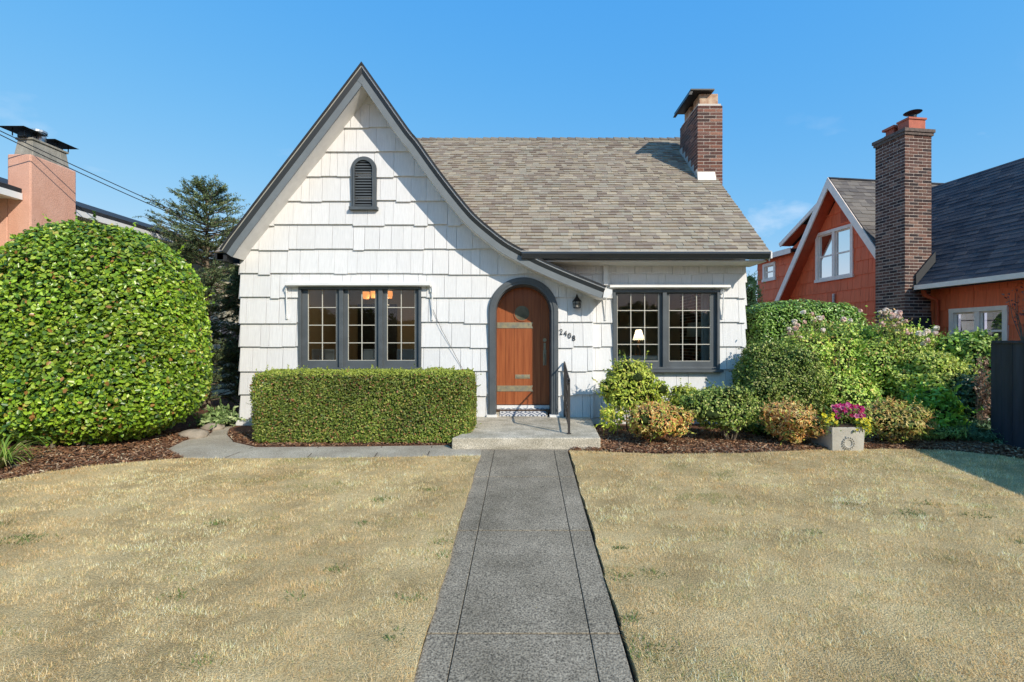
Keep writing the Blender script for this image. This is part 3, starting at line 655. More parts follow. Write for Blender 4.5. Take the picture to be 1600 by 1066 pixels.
# windows
def casement_window(name, y, X0, X1, Z0, Z1, glasses, gz0, gz1, cols, rows, sill=None):
    """outer trim, one sash per light, white muntins, panes"""
    b = MB(); t = 0.045
    b.box(X0, X0+t, y-0.055, y+0.06, Z0, Z1-0.05); b.box(X1-t, X1, y-0.055, y+0.06, Z0, Z1-0.05); b.box(X0, X1, y-0.055, y+0.06, Z1-0.05, Z1); b.box(X0+t, X1-t, y-0.05, y+0.06, Z0, Z0+0.04)
    for (a, a1), (c, c1) in zip(glasses[:-1], glasses[1:]):
        m_ = (a1+c)/2; hwm = 0.035; b.box(m_-hwm, m_+hwm, y-0.050, y+0.06, Z0+0.04, Z1-0.05)
    wn_ = b.build('window', M_slate, house, bevel=0.004)
    if sill: b = MB(); b.box(X0-0.04, X1+0.04, y-0.12, y-0.002, Z0-0.045, Z0-0.001); b.build('sill', M_slate, wn_)
    edges = [X0+t]+[((a1+c)/2) for (a, a1), (c, c1) in zip(glasses[:-1], glasses[1:])]+[X1-t]
    for i, (a, c) in enumerate(glasses):
        e0 = edges[i]+(0.035 if i else 0); e1 = edges[i+1]-(0.035 if i < len(glasses)-1 else 0)
        b = MB(); ys0, ys1 = y+0.005, y+0.045
        b.box(e0, a, ys0, ys1, Z0+0.04, Z1-0.05); b.box(c, e1, ys0, ys1, Z0+0.04, Z1-0.05); b.box(a, c, ys0, ys1, Z0+0.04, gz0); b.box(a, c, ys0, ys1, gz1, Z1-0.05)
        s_ = b.build('sash', M_slate, wn_)
        b = MB(); mw = 0.0065
        for k in range(1, cols): xm = a+(c-a)*k/cols; b.box(xm-mw, xm+mw, y+0.018, y+0.036, gz0, gz1)
        for k in range(1, rows):
            zm = gz0+(gz1-gz0)*k/rows
            for q in range(cols): b.box(a+(c-a)*q/cols+(mw if q else 0), a+(c-a)*(q+1)/cols-(mw if q < cols-1 else 0), y+0.0185, y+0.0355, zm-mw, zm+mw)
        for (p0, p1, q0, q1) in ((a, a+0.008, gz0, gz1), (c-0.008, c, gz0, gz1), (a+.008, c-.008, gz0, gz0+0.008)): b.box(p0, p1, y+0.012, y+0.03, q0, q1)
        b.build('muntins', M_muntin, wn_)
        b = MB(); b.box(a-0.005, c+0.005, y+0.026, y+0.030, gz0-0.005, gz1+0.005); b.build('pane', M_glass, wn_)
    return wn_
gl = [(PX(481.5, DW+.02), PX(526, DW+.02)), (PX(544, DW+.02), PX(587, DW+.02)), (PX(605, DW+.02), PX(649, DW+.02))]
casement_window('window', DW, WIN_L[0], WIN_L[1], WIN_L[2], WIN_L[3], gl, PZ(563.5, DW+.02), PZ(453, DW+.02), 2, 4, True)
gl = [(PX(964, DG+.02), PX(1029, DG+.02)), (PX(1045, DG+.02), PX(1110, DG+.02))]
casement_window('window', DG, WIN_R[0], WIN_R[1], WIN_R[2]+0.02, WIN_R[3], gl, PZ(564.6, DG+.02), PZ(459, DG+.02), 3, 4, True)

# arched door
DD = DW+0.34
b = MB(); b.prism(arch_pts(DCX, PZ(633, DD), DSPR, 0.50, 24), DD+0.012, DD+0.05); door = b.build('door', mat('door_groove', (0.05, 0.012, 0.005), 0.7), house)
b = MB(); nP = 6; dr = 0.465; pwid = 2*dr/nP
for i in range(nP):
    a, c = DCX-dr+i*pwid+0.002, DCX-dr+(i+1)*pwid-0.002; n_ = 6
    top = [(a+(c-a)*k/n_, DSPR+math.sqrt(max(dr*dr-(a+(c-a)*k/n_-DCX)**2, 0))) for k in range(n_+1)]
    b.prism([(c, PZ(632, DD)), (a, PZ(632, DD))]+top, DD-0.012-0.001*(i % 2), DD+0.0119)
b.build('door_planks', M_door, door)
b = MB(); z1_, z0_ = PZ(503.5, DD), PZ(512.5, DD)
for za, zb in ((PZ(504, DD), PZ(513, DD)), (PZ(602.5, DD), PZ(611.5, DD))):
    b = MB(); xa, xb = PX(777, DD), PX(829, DD); b.prism([(xa, za), (xb, za), (xb+0.045, za+0.004), (xb+0.02, (za+zb)/2), (xb+0.05, zb-0.006), (xb, zb), (xa, zb)][::-1], DD-0.020, DD-0.0135)
    for xs_ in (0.16, 0.36, 0.56): b.box(xa+xs_-0.012, xa+xs_+0.012, DD-0.027, DD-0.0195, (za+zb)/2-0.012+0.02, (za+zb)/2+0.012+0.02)
    b.build('hinge_strap', M_brass, door)
def disc_y(mb, cx, cz, r, y0, y1, n=24): mb.prism([(cx+r*math.cos(2*math.pi*k/n), cz+r*math.sin(2*math.pi*k/n)) for k in range(n)][::-1], y0, y1)
pcx, pcz = PX(815.5, DD), PZ(489.5, DD)
b = MB(); disc_y(b, pcx, pcz, 0.132, DD-0.018, DD-0.0135); port = b.build('porthole', M_port, door)
b = MB()
for k in range(24):
    a0, a1 = 2*math.pi*k/24, 2*math.pi*(k+1)/24
    q = [(pcx+r_*math.cos(a_), pcz+r_*math.sin(a_)) for r_, a_ in ((0.130, a0), (0.130, a1), (0.148, a1), (0.148, a0))]; b.prism(q[::-1], DD-0.026, DD-0.012)
b.build('porthole_ring', M_door, door)
mxx, mzz = PX(816.5, DD), PZ(588.5, DD)
b = MB(); b.box(mxx-0.13, mxx+0.13, DD-0.018, DD-0.0132, mzz-0.036, mzz+0.036); b.box(mxx-0.105, mxx+0.105, DD-0.026, DD-0.0181, mzz-0.020, mzz+0.020); b.build('mail_slot', M_brass, door, bevel=0.003)
hx = PX(851, DD)
b = MB(); b.box(hx-0.028, hx+0.028, DD-0.02, DD-0.013, PZ(571, DD), PZ(547, DD)); b.box(hx-0.02, hx+0.02, DD-0.0195, DD-0.013, PZ(547, DD)+.001, PZ(536, DD)); disc_y(b, hx, PZ(531.5, DD), 0.032, DD-0.03, DD-0.0135)
b.tube([(hx, DD-0.02, PZ(552, DD)), (hx, DD-0.065, PZ(553, DD)), (hx, DD-0.07, PZ(560, DD)), (hx, DD-0.045, PZ(569, DD)), (hx, DD-0.02, PZ(570, DD))], 0.011, 8); b.build('handle', M_brass, door)
# frame: flat band on the wall, splayed reveal behind it
b = MB(); arch_band(b, DCX, 0.19, DSPR, 0.478, 0.592, DW-0.060, DW+0.0, 32); arch_band(b, DCX, 0.19, DSPR, 0.518, 0.570, DW-0.075, DW-0.0605, 32)
fr = b.build('door_frame', M_slate, house)
b = MB(); arch_band(b, DCX, 0.19, DSPR, 0.4655, 0.56, DW+0.001, DD+0.06, 32); b.build('reveal', M_slate, fr)
for s_ in (-1, 1): b = MB(); b.box(DCX+s_*0.53-0.085, DCX+s_*0.53+0.085, DW-0.10, DW+0.03, 0.151, 0.19); b.build('plinth', M_wtrim, fr)
b = MB(); b.hexa(((-0.52, DW-0.02, 0.10), (0.48, DW-0.02, 0.10), (0.48, DD+0.05, 0.10), (-0.52, DD+0.05, 0.10), (-0.52, DW-0.02, 0.152), (0.48, DW-0.02, 0.152), (0.48, DD+0.05, 0.262), (-0.52, DD+0.05, 0.262)))
b.build('door_step', M_porch, house)
b = MB(); b.box(DCX-0.46, DCX+0.46, DD-0.045, DD+0.03, 0.24, PZ(633, DD)-0.001); b.build('threshold', M_wtrim, house)

# brick chimney
cx0, cx1, cy0, cy1 = PX(1090, 10.0), PX(1128.5, 10.0), 10.0, 11.08; cz1 = PZ(165, 10.0)
BP = [(0.22, 0.10, 0.07), (0.17, 0.078, 0.06), (0.12, 0.06, 0.05), (0.27, 0.135, 0.095), (0.20, 0.105, 0.085), (0.14, 0.068, 0.055), (0.09, 0.058, 0.052)]
b = MB(); b.box(cx0, cx1, cy0, cy1, 1.0, cz1); chim = b.build('chimney', M_mortar, house)
b = MB(); bricks(b, cx0, cx1, cy0, cy1, 1.0, cz1, BP, rng); b.build('bricks', M_brick, chim)
b = MB(); b.box(cx0+0.02, cx1-0.02, cy0+0.02, cy1-0.02, cz1, cz1+0.045); b.build('mortar_cap', mat('pale_mortar', (0.62, 0.58, 0.52), 0.9), chim)
for (ya, yb) in ((cy0+0.06, cy0+0.42), (cy0+0.60, cy0+0.98)):
    b = MB(); b.box(cx0+0.06, cx1-0.06, ya, yb, cz1+0.046, cz1+0.275); b.build('flue', M_flue, chim, bevel=0.012)
b = MB(); b.box(PX(1079, 9.95), PX(1116, 9.95), 9.93, 11.0, cz1+0.282, cz1+0.31); b.hexa(((3.46, 9.95, cz1+0.20), (3.52, 9.95, cz1+0.20), (3.52, 10.98, cz1+0.20), (3.46, 10.98, cz1+0.20), (3.50, 9.95, cz1+0.29), (3.56, 9.95, cz1+0.30), (3.56, 10.98, cz1+0.30), (3.50, 10.98, cz1+0.29)))
b.build('chimney_hood', M_dark, chim)
b = MB(); b.hexa(((cx0-0.01, cy0-0.05, roof_z(cy0-0.05)-0.01), (cx0+0.37, cy0-0.05, roof_z(cy0-0.05)-0.01), (cx0+0.37, cy0-0.008, roof_z(cy0)), (cx0-0.01, cy0-0.008, roof_z(cy0)), (cx0-0.01, cy0-0.018, roof_z(cy0)+0.15), (cx0+0.35, cy0-0.018, roof_z(cy0)+0.15), (cx0+0.35, cy0-0.009, roof_z(cy0)+0.15), (cx0-0.01, cy0-0.009, roof_z(cy0)+0.15)))
for i in range(6):
    ya = cy0+i*0.18; b.box(cx0-0.016, cx0-0.009, ya, ya+0.19, roof_z(ya)-0.02, roof_z(ya+0.18)+0.05)
b.build('flashing', M_flash, chim)

# lantern, numbers, awnings, cables
lx = PX(901.5, DW-0.12); lz = PZ(474, DW-0.12)
b = MB(); b.lathe((lx, DW-0.12, lz), [(0.0, 0.165), (0.012, 0.14), (0.02, 0.11), (0.035, 0.085), (0.065, 0.05), (0.078, 0.035), (0.078, 0.028), (0.06, 0.03)], 12); b.lathe((lx, DW-0.12, lz), [(0.05, -0.085), (0.062, -0.08), (0.062, -0.07), (0.03, -0.07)], 12); b.lathe((lx, DW-0.12, lz), [(0.068, -0.02), (0.070, -0.015), (0.068, -0.010)], 12)
for k in range(6): a = k*math.pi/3; b.tube([(lx+0.056*math.cos(a), DW-0.12+0.056*math.sin(a), lz-0.075), (lx+0.068*math.cos(a), DW-0.12+0.068*math.sin(a), lz+0.03)], 0.005, 5)
b.tube([(lx, DW-0.02, lz+0.0), (lx, DW-0.05, lz+0.02), (lx, DW-0.07, lz+0.02)], 0.012, 6); b.box(lx-0.035, lx+0.035, DW-0.045, DW-0.02, lz-0.06, lz+0.07); lan = b.build('wall_lantern', M_dark, house)
b = MB(); b.lathe((lx, DW-0.12, lz), [(0.045, -0.068), (0.056, 0.0), (0.058, 0.028)], 12); b.build('lantern_glass', mat('frosted_glass', (0.55, 0.52, 0.45), 0.3, transl=0.4), lan)
for ch, px_, py_ in (('2', 877, 519), ('4', 883.5, 521.5), ('0', 890, 525), ('8', 896.5, 529)):
    cu = bpy.data.curves.new('digit', 'FONT'); cu.body = ch; cu.size = 0.135; cu.extrude = 0.003; cu.offset = 0.0; cu.align_x = 'CENTER'; cu.align_y = 'CENTER'; cu.shear = 0.0
    to = bpy.data.objects.new('tmp', cu); C.objects.link(to); bpy.context.view_layer.update()
    me = bpy.data.meshes.new_from_object(to.evaluated_get(bpy.context.evaluated_depsgraph_get())); bpy.data.objects.remove(to)
    me.materials.clear(); me.materials.append(M_dark); o = bpy.data.objects.new('house_number', me); C.objects.link(o); o.parent = house
    o.location = Vector((PX(px_, DW-0.04), DW-0.04, PZ(py_, DW-0.04)))-Vector(house['_loc']); o.rotation_euler = (R(90), 0, 0); o.scale = (0.86, 1, 1); o['_loc'] = house['_loc']
def awning(y, pa, pb, zt, zb, arms):
    b = MB(); x0, x1 = PX(pa, y-0.12), PX(pb, y-0.12); z1, z0 = PZ(zt, y-0.12), PZ(zb, y-0.12)
    b.xf = lambda y_, x_, z_: (x_, y_, z_)
    b.prism([(y-0.03, z0), (y-0.03, z1), (y-0.09, z1+0.004), (y-0.145, z1-0.02), (y-0.15, z0+0.015), (y-0.12, z0)], x0, x1)
    aw = b.build('awning_roller', M_wtrim, house)
    for px_, ya, yb in arms:
        b = MB(); x = PX(px_, y-0.07)
        b.tube([(x, y-0.10, z0+0.02), (x+0.006, y-0.085, PZ(ya+12, y)), (x, y-0.055, PZ(yb, y))], 0.011, 6); b.box(x-0.015, x+0.015, y-0.06, y-0.02, PZ(yb, y)-0.02, PZ(yb, y)+0.05); b.box(x-0.035, x+0.005, y-0.07, y-0.02, z0-0.09, z0-0.01)
        b.build('awning_arm', M_wtrim, aw)
awning(DW, 446, 672, 440.5, 447.5, ((447.5, 447, 497), (675, 441, 499)))
awning(DG, 953, 1141, 444.5, 450.5, ((946.5, 447, 499), (1129.5, 451, 497)))
b = MB(); b.tube([P(676, 483, DW-0.05), P(690, 515, DW-0.055), P(706, 545, DW-0.055), P(722, 575, DW-0.05)], 0.0035, 5); b.build('wall_cable', M_cable, house)

# interior rooms seen through the glass
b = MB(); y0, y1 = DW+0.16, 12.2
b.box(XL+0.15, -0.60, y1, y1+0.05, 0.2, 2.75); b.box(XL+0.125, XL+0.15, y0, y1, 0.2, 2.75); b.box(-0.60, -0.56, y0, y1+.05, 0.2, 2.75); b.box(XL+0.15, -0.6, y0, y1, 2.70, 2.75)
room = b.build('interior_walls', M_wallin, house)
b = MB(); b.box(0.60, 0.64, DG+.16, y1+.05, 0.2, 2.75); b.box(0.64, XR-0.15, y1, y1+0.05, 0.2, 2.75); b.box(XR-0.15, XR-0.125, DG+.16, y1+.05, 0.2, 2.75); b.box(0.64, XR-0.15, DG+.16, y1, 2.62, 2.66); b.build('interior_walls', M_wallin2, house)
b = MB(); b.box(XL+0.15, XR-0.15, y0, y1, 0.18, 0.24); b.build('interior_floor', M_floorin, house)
b = MB(); b.box(-0.56, 0.60, DD+0.08, DD+0.12, 0.2, 2.6); b.build('entry_wall', M_wallin, house)
b = MB(); b.box(PX(560, 12.15), PX(620, 12.15), 12.12, 12.19, 0.25, 2.35); b.build('interior_doorway', M_dark, house)

# chandelier
def chandelier():
    t = thing('chandelier', (-2.9, 10.4, 2.7), 'amber glass chandelier hanging behind the left window', 'chandelier')
    b = MB(); b.tube([(-2.9, 10.4, 2.7), (-2.9, 10.4, 2.25)], 0.012, 6)
    pos = [P(572, 462, 10.3), P(584, 461, 10.7), P(608, 461, 10.3)]
    for p in pos: b.tube([(-2.9, 10.4, 2.25), (p.x, p.y, 2.2), (p.x, p.y, p.z-0.07)], 0.010, 6)
    b.build('arms', M_dark, t)
    for p in pos:
        b = MB(); b.lathe((p.x, p.y, p.z), [(0.06, -0.07), (0.075, 0.0), (0.07, 0.08), (0.05, 0.082)], 14); b.build('shade', M_amber, t, smooth=True)
    pl = bpy.data.lights.new('chandelier_bulb', 'POINT'); pl.energy = 13; pl.color = (1.0, 0.80, 0.58); pl.shadow_soft_size = 0.08; o = bpy.data.objects.new('chandelier_bulb', pl); C.objects.link(o); o.parent = t; o.location = (0, 0, -0.62)
chandelier()
def table():
    t = thing('dining_table', (-2.9, 10.4, 0.24), 'dark wooden dining table inside the left window', 'table'); b = MB(); b.box(-3.6, -2.1, 9.9, 10.8, 0.95, 0.99); b.build('tabletop', M_wood, t)
    for x in (-3.5, -2.2):
        for y in (10.0, 10.7): b = MB(); b.box(x-0.035, x+0.035, y-0.035, y+0.035, 0.24, 0.95); b.build('leg', M_wood, t)
table()
def chair(x, y, lab):
    t = thing('dining_chair', (x, y, 0.24), lab, 'chair', 'chairs in the dining room')
    b = MB(); b.box(x-0.22, x+0.22, y-0.2, y+0.2, 0.66, 0.71); b.build('seat', M_sheet, t)
    b = MB(); b.box(x-0.22, x+0.22, y-0.24, y-0.2, 0.72, 1.28); b.build('backrest', M_sheet, t, bevel=0.03)
    for sx in (-1, 1):
        for sy in (-1, 1): b = MB(); b.box(x+sx*0.19-0.02, x+sx*0.19+0.02, y+sy*0.17-0.02, y+sy*0.17+0.02, 0.24, 0.66); b.build('leg', M_wood, t)
chair(-3.75, 9.5, 'pale upholstered dining chair behind the leftmost sash of the left window'); chair(-2.75, 9.45, 'pale upholstered dining chair behind the middle sash of the left window')
chair(-2.15, 9.6, 'pale upholstered dining chair behind the rightmost sash of the left window')
def lamps():
    p = P(998, 523, 9.9)
    t = thing('table_lamp', (p.x, p.y, 0.9), 'table lamp with cream cone shade and wooden tripod behind the right window', 'lamp')
    b = MB(); b.lathe(tuple(p), [(0.125, -0.11), (0.05, 0.10)], 18); b.build('lamp_shade', M_shade, t, smooth=True)
    pl = bpy.data.lights.new('lamp_bulb', 'POINT'); pl.energy = 3.0; pl.color = (1.0, 0.90, 0.76); pl.shadow_soft_size = 0.05; o = bpy.data.objects.new('lamp_bulb', pl); C.objects.link(o); o.parent = t; o.location = (0, 0, p.z-0.9+0.02)
    for k in range(3): a = k*2.09+0.5; b = MB(); b.tube([(p.x, p.y, p.z-0.08), (p.x+0.1*math.cos(a), p.y+0.1*math.sin(a), 0.9)], 0.012, 6); b.build('leg', M_wood, t)
    t = thing('side_table', (p.x, p.y, 0.24), 'small wooden side table under the tripod lamp', 'table'); b = MB(); b.lathe((p.x, p.y, 0.24), [(0.25, 0.62), (0.25, 0.655)], 20); b.build('tabletop', M_wood, t); b = MB(); b.lathe((p.x, p.y, 0.24), [(0.14, 0), (0.03, 0.05), (0.03, 0.62)], 12); b.build('pedestal', M_wood, t)
    p = P(1093, 516, 9.3)
    t = thing('floor_lamp', (p.x, p.y, 0.24), 'lamp with wide pale drum shade behind the right window', 'lamp')
    b = MB(); b.lathe(tuple(p), [(0.235, -0.13), (0.215, 0.14)], 24); b.build('lamp_shade', M_shade, t, smooth=True); b = MB(); b.lathe((p.x, p.y, 0.24), [(0.15, 0), (0.14, 0.02), (0.015, 0.03), (0.02, 0.5), (0.06, 0.62), (0.07, 0.78), (0.03, 0.9), (0.012, 1.0)], 16); b.build('stand', M_dark, t)
    t = thing('sofa', (2.0, 9.3, 0.24), 'pale blue grey sofa with its back to the right window', 'sofa')
    b = MB(); b.box(1.65, 2.75, 9.05, 9.25, 0.45, 1.16); b.build('backrest', M_sheet, t, bevel=0.06); b = MB(); b.box(1.65, 2.75, 9.26, 9.95, 0.32, 0.66); b.build('seat', M_sheet, t, bevel=0.04)
    for x in (1.56, 2.84): b = MB(); b.box(x-0.08, x+0.08, 9.05, 9.95, 0.3, 0.88); b.build('armrest', M_sheet, t, bevel=0.05)
    b = MB(); x = 3.25
    for i in range(10): b.box(x+i*0.042, x+i*0.042+0.036, 8.70-0.015*(i % 2), 8.73, 0.3, 2.3)
    tag(b.build('curtain', M_sheet, loc=(3.4, 8.7, 0.3)), 'white gathered curtain at the right side of the right window', 'curtain')
lamps()

# ================================================================== porch slab, rail, mat
pf, pb = 6.43, DW+0.0
b = MB()
outl = [(PX(705.5, pf), pf), (PX(938.5, pf), pf), (PX(938.5, pf)+0.12, pb-0.05), (PX(938.5, pf)+0.12, pb), (-0.72, pb), (-0.72, 7.0), (-0.80, 6.72)]
b.slab(outl, -0.05, 0.149)
tag(b.build('front_step', M_porch, loc=(0, 7.3, 0), bevel=0.018), 'wide low weathered concrete step below the arched door', 'step')
def railing():
    xf_, yf_, xb_, yb_ = PX(889, 6.70), 6.70, PX(882, DW-0.06), DW-0.06
    t = thing('handrail', (xf_, 7.4, 0.15), 'black wrought iron handrail on the right side of the front step', 'railing')
    h0, h1 = PZ(592, 6.7), PZ(566, DW-0.06)
    b = MB(); b.box(xf_-0.016, xf_+0.016, yf_-0.016, yf_+0.016, 0.15, h0); b.box(xf_-0.03, xf_+0.03, yf_-0.03, yf_+0.03, 0.15, 0.158); b.build('post', M_iron, t)
    b = MB(); b.box(xb_-0.014, xb_+0.014, yb_-0.014, yb_+0.014, 0.15, h1); b.build('post', M_iron, t)
    b = MB(); b.tube([(xb_, yb_, h1), (xf_, yf_+0.06, h0+0.01), (xf_, yf_-0.01, h0), (xf_, yf_-0.045, h0-0.02), (xf_, yf_-0.05, h0-0.05), (xf_, yf_-0.02, h0-0.06)], 0.014, 8); b.build('top_rail', M_iron, t)
    b = MB(); b.tube([(xb_, yb_, 0.25), (xf_, yf_, 0.25)], 0.010, 6); b.build('bottom_rail', M_iron, t)
    for i in range(1, 8):
        s_ = i/8; x = xb_+(xf_-xb_)*s_; y = yb_+(yf_-yb_)*s_; zt = h1+(h0-h1)*s_
        b = MB()
        if i % 2: b.tube([(x, y, 0.25), (x, y, zt)], 0.007, 6)
        else:
            pts = [(x, y+0.035*math.sin(k*1.1), 0.25+(zt-0.25)*k/14) for k in range(15)]; b.tube(pts, 0.006, 6)
        b.build('baluster', M_iron, t)
railing()
m = mat('door_mat_weave', (0.55, 0.55, 0.56), 0.95)
nt = m.node_tree; n = nt.nodes; l = nt.links.new; g = n.new('ShaderNodeNewGeometry'); sp = n.new('ShaderNodeSeparateXYZ'); l(g.outputs['Position'], sp.inputs[0])
def mth(op, a, b_=None):
    q = n.new('ShaderNodeMath'); q.operation = op
    for i, v in enumerate((a, b_)):
        if v is None: continue
        if isinstance(v, (int, float)): q.inputs[i].default_value = v
        else: l(v, q.inputs[i])
    return q.outputs[0]
aa = mth('ABSOLUTE', mth('SUBTRACT', mth('FRACT', mth('MULTIPLY', sp.outputs[0], 5.0)), 0.5)); bb = mth('ABSOLUTE', mth('SUBTRACT', mth('FRACT', mth('MULTIPLY', sp.outputs[1], 4.0)), 0.5))
ds = mth('FRACT', mth('MULTIPLY', mth('ADD', aa, bb), 2.6)); gt = mth('LESS_THAN', ds, 0.33)
mx2 = n.new('ShaderNodeMix'); mx2.data_type = 'RGBA'; mx2.inputs['A'].default_value = (0.62, 0.62, 0.62, 1); mx2.inputs['B'].default_value = (0.10, 0.13, 0.19, 1); l(gt, mx2.inputs['Factor']); l(mx2.outputs['Result'], n['Principled BSDF'].inputs['Base Color'])
b = MB(); b.hexa(tuple((x, y, z) for x, y, z in ((-0.34, DW-0.02, 0.154), (0.45, DW-0.02, 0.154), (0.45, DW+0.30, 0.245), (-0.34, DW+0.30, 0.245), (-0.34, DW-0.02, 0.166), (0.45, DW-0.02, 0.166), (0.45, DW+0.30, 0.257), (-0.34, DW+0.30, 0.257))))
tag(b.build('door_mat', m, loc=(0.05, DW+0.1, 0.16)), 'white and blue grey diamond patterned mat in front of the door', 'doormat')

# ================================================================== RED HOUSE ON THE RIGHT (its own rotated frame)
th_ = Vector((-0.14, 1)).normalized(); nn_ = Vector((th_.y, -th_.x))   # along the side wall (away), and into the house
O = Vector((8.80, 10.4))
def RX(a, o, z):      # a along the wall, o outwards (towards the cottage) , z world
    p = O+th_*a-nn_*o; return (p.x, p.y, z)
kk = th_.y
def zr(zc): return zc+CAMZ
red = thing('red_house', (9.5, 11, 0), 'brick red shingled house with dark roof and steep cross gable beyond the fence', 'house')
rr = random.Random(5)
fr_ = lambda u, o, z: RX(u, -o, z)
# frame for siding: u along the wall, y=0 wall plane, front (towards -y) means outwards
AP = 2.44; ZAP = zr(4.32)
def hi_red(a):
    if a < 0.35: return zr(1.19)
    if a > 4.55: return zr(2.67)
    return max(zr(1.15), min(ZAP-0.32-1.44*abs(a-AP), 9)) if a < 4.2 else max(zr(2.67) if a > 4.0 else 0, ZAP-0.32-1.44*abs(a-AP))
def hi_red2(a):     # rear extension and shed slope behind the gable
    return zr(2.67) if a > 4.35 else (zr(3.60)-0.51*(a-2.94)-0.1 if a > 2.9 else 0)
GW = (2.02, 3.28, PZ(435, 13.0)-0.02, PZ(358, 13.0))
w_a0, w_a1 = -1.46, -0.42; LW = (w_a0, w_a1, zr(-0.25), zr(0.66)); RW = (5.02, 5.62, zr(1.98), zr(2.72)-0.2)
zcr = [zr(-1.42)+0.345*i for i in range(18)]
b = MB(xf=fr_); siding(b, -5.0, 5.95, 0.0, zcr, hi=lambda a: max(hi_red(a), hi_red2(a)), holes=[GW, LW, RW], rng=rr, tone=(1, 1, 1), wr=(0.10, 0.30), jit=0.004, thick=0.016, var=0.06)
# swap y so that the front looks outwards
red_wall = b.build('side_wall', M_red, red)
b = MB(xf=fr_); corewall(b, -5.0, 5.94, 0.005, 0.12, 0.0, 6.0, hi=lambda a: max(hi_red(a), hi_red2(a)), holes=[GW, LW, RW]); b.box(-5, -4.9, 0.12, 6, 0, zr(1.1)); b.box(5.84, 5.94, 0.12, 6.0, 0, zr(2.6)); b.build('wall_core', M_redtrim, red_wall)
def sash_win(hole, nl, m_, parent, mull=0.06):
    a0, a1, z0, z1 = hole
    b = MB(xf=fr_); t = 0.075; b.box(a0-0.01, a0+t, -0.05, 0.08, z0, z1-t); b.box(a1-t, a1+0.01, -0.05, 0.08, z0, z1-t); b.box(a0-0.01, a1+0.01, -0.055, 0.08, z1-t, z1+0.01); b.box(a0-0.03, a1+0.03, -0.07, 0.08, z0-0.03, z0+0.05)
    wds = (a1-a0-2*t-(nl-1)*0.09)/nl
    for i in range(1, nl): xa = a0+t+i*wds+(i-1)*0.09; b.box(xa, xa+0.09, -0.045, 0.08, z0+0.05, z1-t)
    fo = b.build('window', m_, parent)
    for i in range(nl):
        xa = a0+t+i*(wds+0.09); b = MB(xf=fr_); zm = (z0+z1)/2
        b.box(xa, xa+0.03, 0.0, 0.04, z0+.05, z1-t); b.box(xa+wds-0.03, xa+wds, 0.0, 0.04, z0+.05, z1-t); b.box(xa+.03, xa+wds-.03, 0.0, 0.04, zm-0.02, zm+0.02); b.box(xa+.03, xa+wds-.03, 0.0, 0.04, z0+.05, z0+.09); b.box(xa+.03, xa+wds-.03, 0.0, 0.04, z1-t-.03, z1-t)
        b.build('sash', m_, fo)
        b = MB(xf=fr_); b.box(xa+0.02, xa+wds-0.02, 0.018, 0.022, z0+.06, z1-t-.01); b.build('pane', M_glass2, fo)
        b = MB(xf=fr_); b.box(xa+0.03, xa+wds-0.03, 0.10, 0.104, z0+.06, z1-t-.01, (0.5, 0.5, 0.5)); b.build('dark_room_sheet', M_darkroom, fo)  # dark mottled sheet standing in for the room behind the pane
M_glass2 = glassmat('reflective_glass', (0.8, 0.82, 0.85), 1.4)
M_darkroom = mat('dark_interior', (0.035, 0.045, 0.05), 0.8, color2=(0.22, 0.27, 0.30), vscale=(3, 3, 3), ramp=(0.45, 0.6))
sash_win(GW, 2, M_pinktrim, red); sash_win(LW, 2, M_pinktrim, red); sash_win(RW, 1, M_pinktrim, red)
# gable roof planes
def red_plane(a0, z0, a1, z1, o0, o1, pal, m_, name, th=0.10):
    ln = math.hypot(a1-a0, z1-z0)
    def S(u, v, n):
        t = v/ln; a = a0+(a1-a0)*t; z = z0+(z1-z0)*t; nx, nz_ = (z0-z1)/ln, (a1-a0)/ln
        if nz_ < 0: nx, nz_ = -nx, -nz_
        return RX(a+nx*n, -u, z+nz_*n)
    b = MB(); shingles(b, S, o0, o1, ln, 0.14, pal, rr, wr=(0.15, 0.34), th=0.009)
    po = b.build(name, M_roof, red)
    b = MB(); A = [(S(o0, 0, -.004)), S(o1, 0, -.004), S(o1, ln, -.004), S(o0, ln, -.004)]; B = [S(o0, 0, -th), S(o1, 0, -th), S(o1, ln, -th), S(o0, ln, -th)]
    b.hexa(tuple(B)+tuple(A)); b.build('roof_deck', M_black, po); return po
red_plane(0.28, zr(1.19), AP, ZAP, -0.36, 5.7, GRR, None, 'cross_gable_roof')
red_plane(4.62, ZAP-1.44*(4.62-AP), AP, ZAP, -0.36, 5.7, GRR, None, 'cross_gable_roof')
def rake(a0, z0, a1, z1, wd=0.17, off=0.36, m_=M_pinktrim, nm='barge_board'):
    ln = math.hypot(a1-a0, z1-z0); nx, nz_ = (z1-z0)/ln, -(a1-a0)/ln
    if nz_ > 0: nx, nz_ = -nx, -nz_
    b = MB(xf=fr_); k0 = 0.10
    q = [(a0+nx*0.02, z0+nz_*0.02), (a1+nx*0.02*0, z1+nz_*0.02), (a1, z1+wd/nz_*1.0 if abs(a1-AP) < 0.01 else z1+nz_*wd), (a0+nx*wd, z0+nz_*wd)]
    b.prism(q, -off-0.03, -off+0.01); b.build(nm, m_, red)
    b = MB(xf=fr_); q = [(a0+nx*wd*0.7, z0+nz_*wd*0.7), (a1, z1+wd*0.7/nz_ if abs(a1-AP) < 0.01 else z1+nz_*wd*.7), (a1, z1+wd*0.8/nz_ if abs(a1-AP) < 0.01 else z1+nz_*wd*.8), (a0+nx*wd*0.8, z0+nz_*wd*0.8)]; b.prism(q, -off+0.011, 0.0); b.build('soffit', M_redtrim, red)
rake(0.28, zr(1.19), AP, ZAP); rake(4.62, ZAP-1.44*(4.62-AP), AP, ZAP)
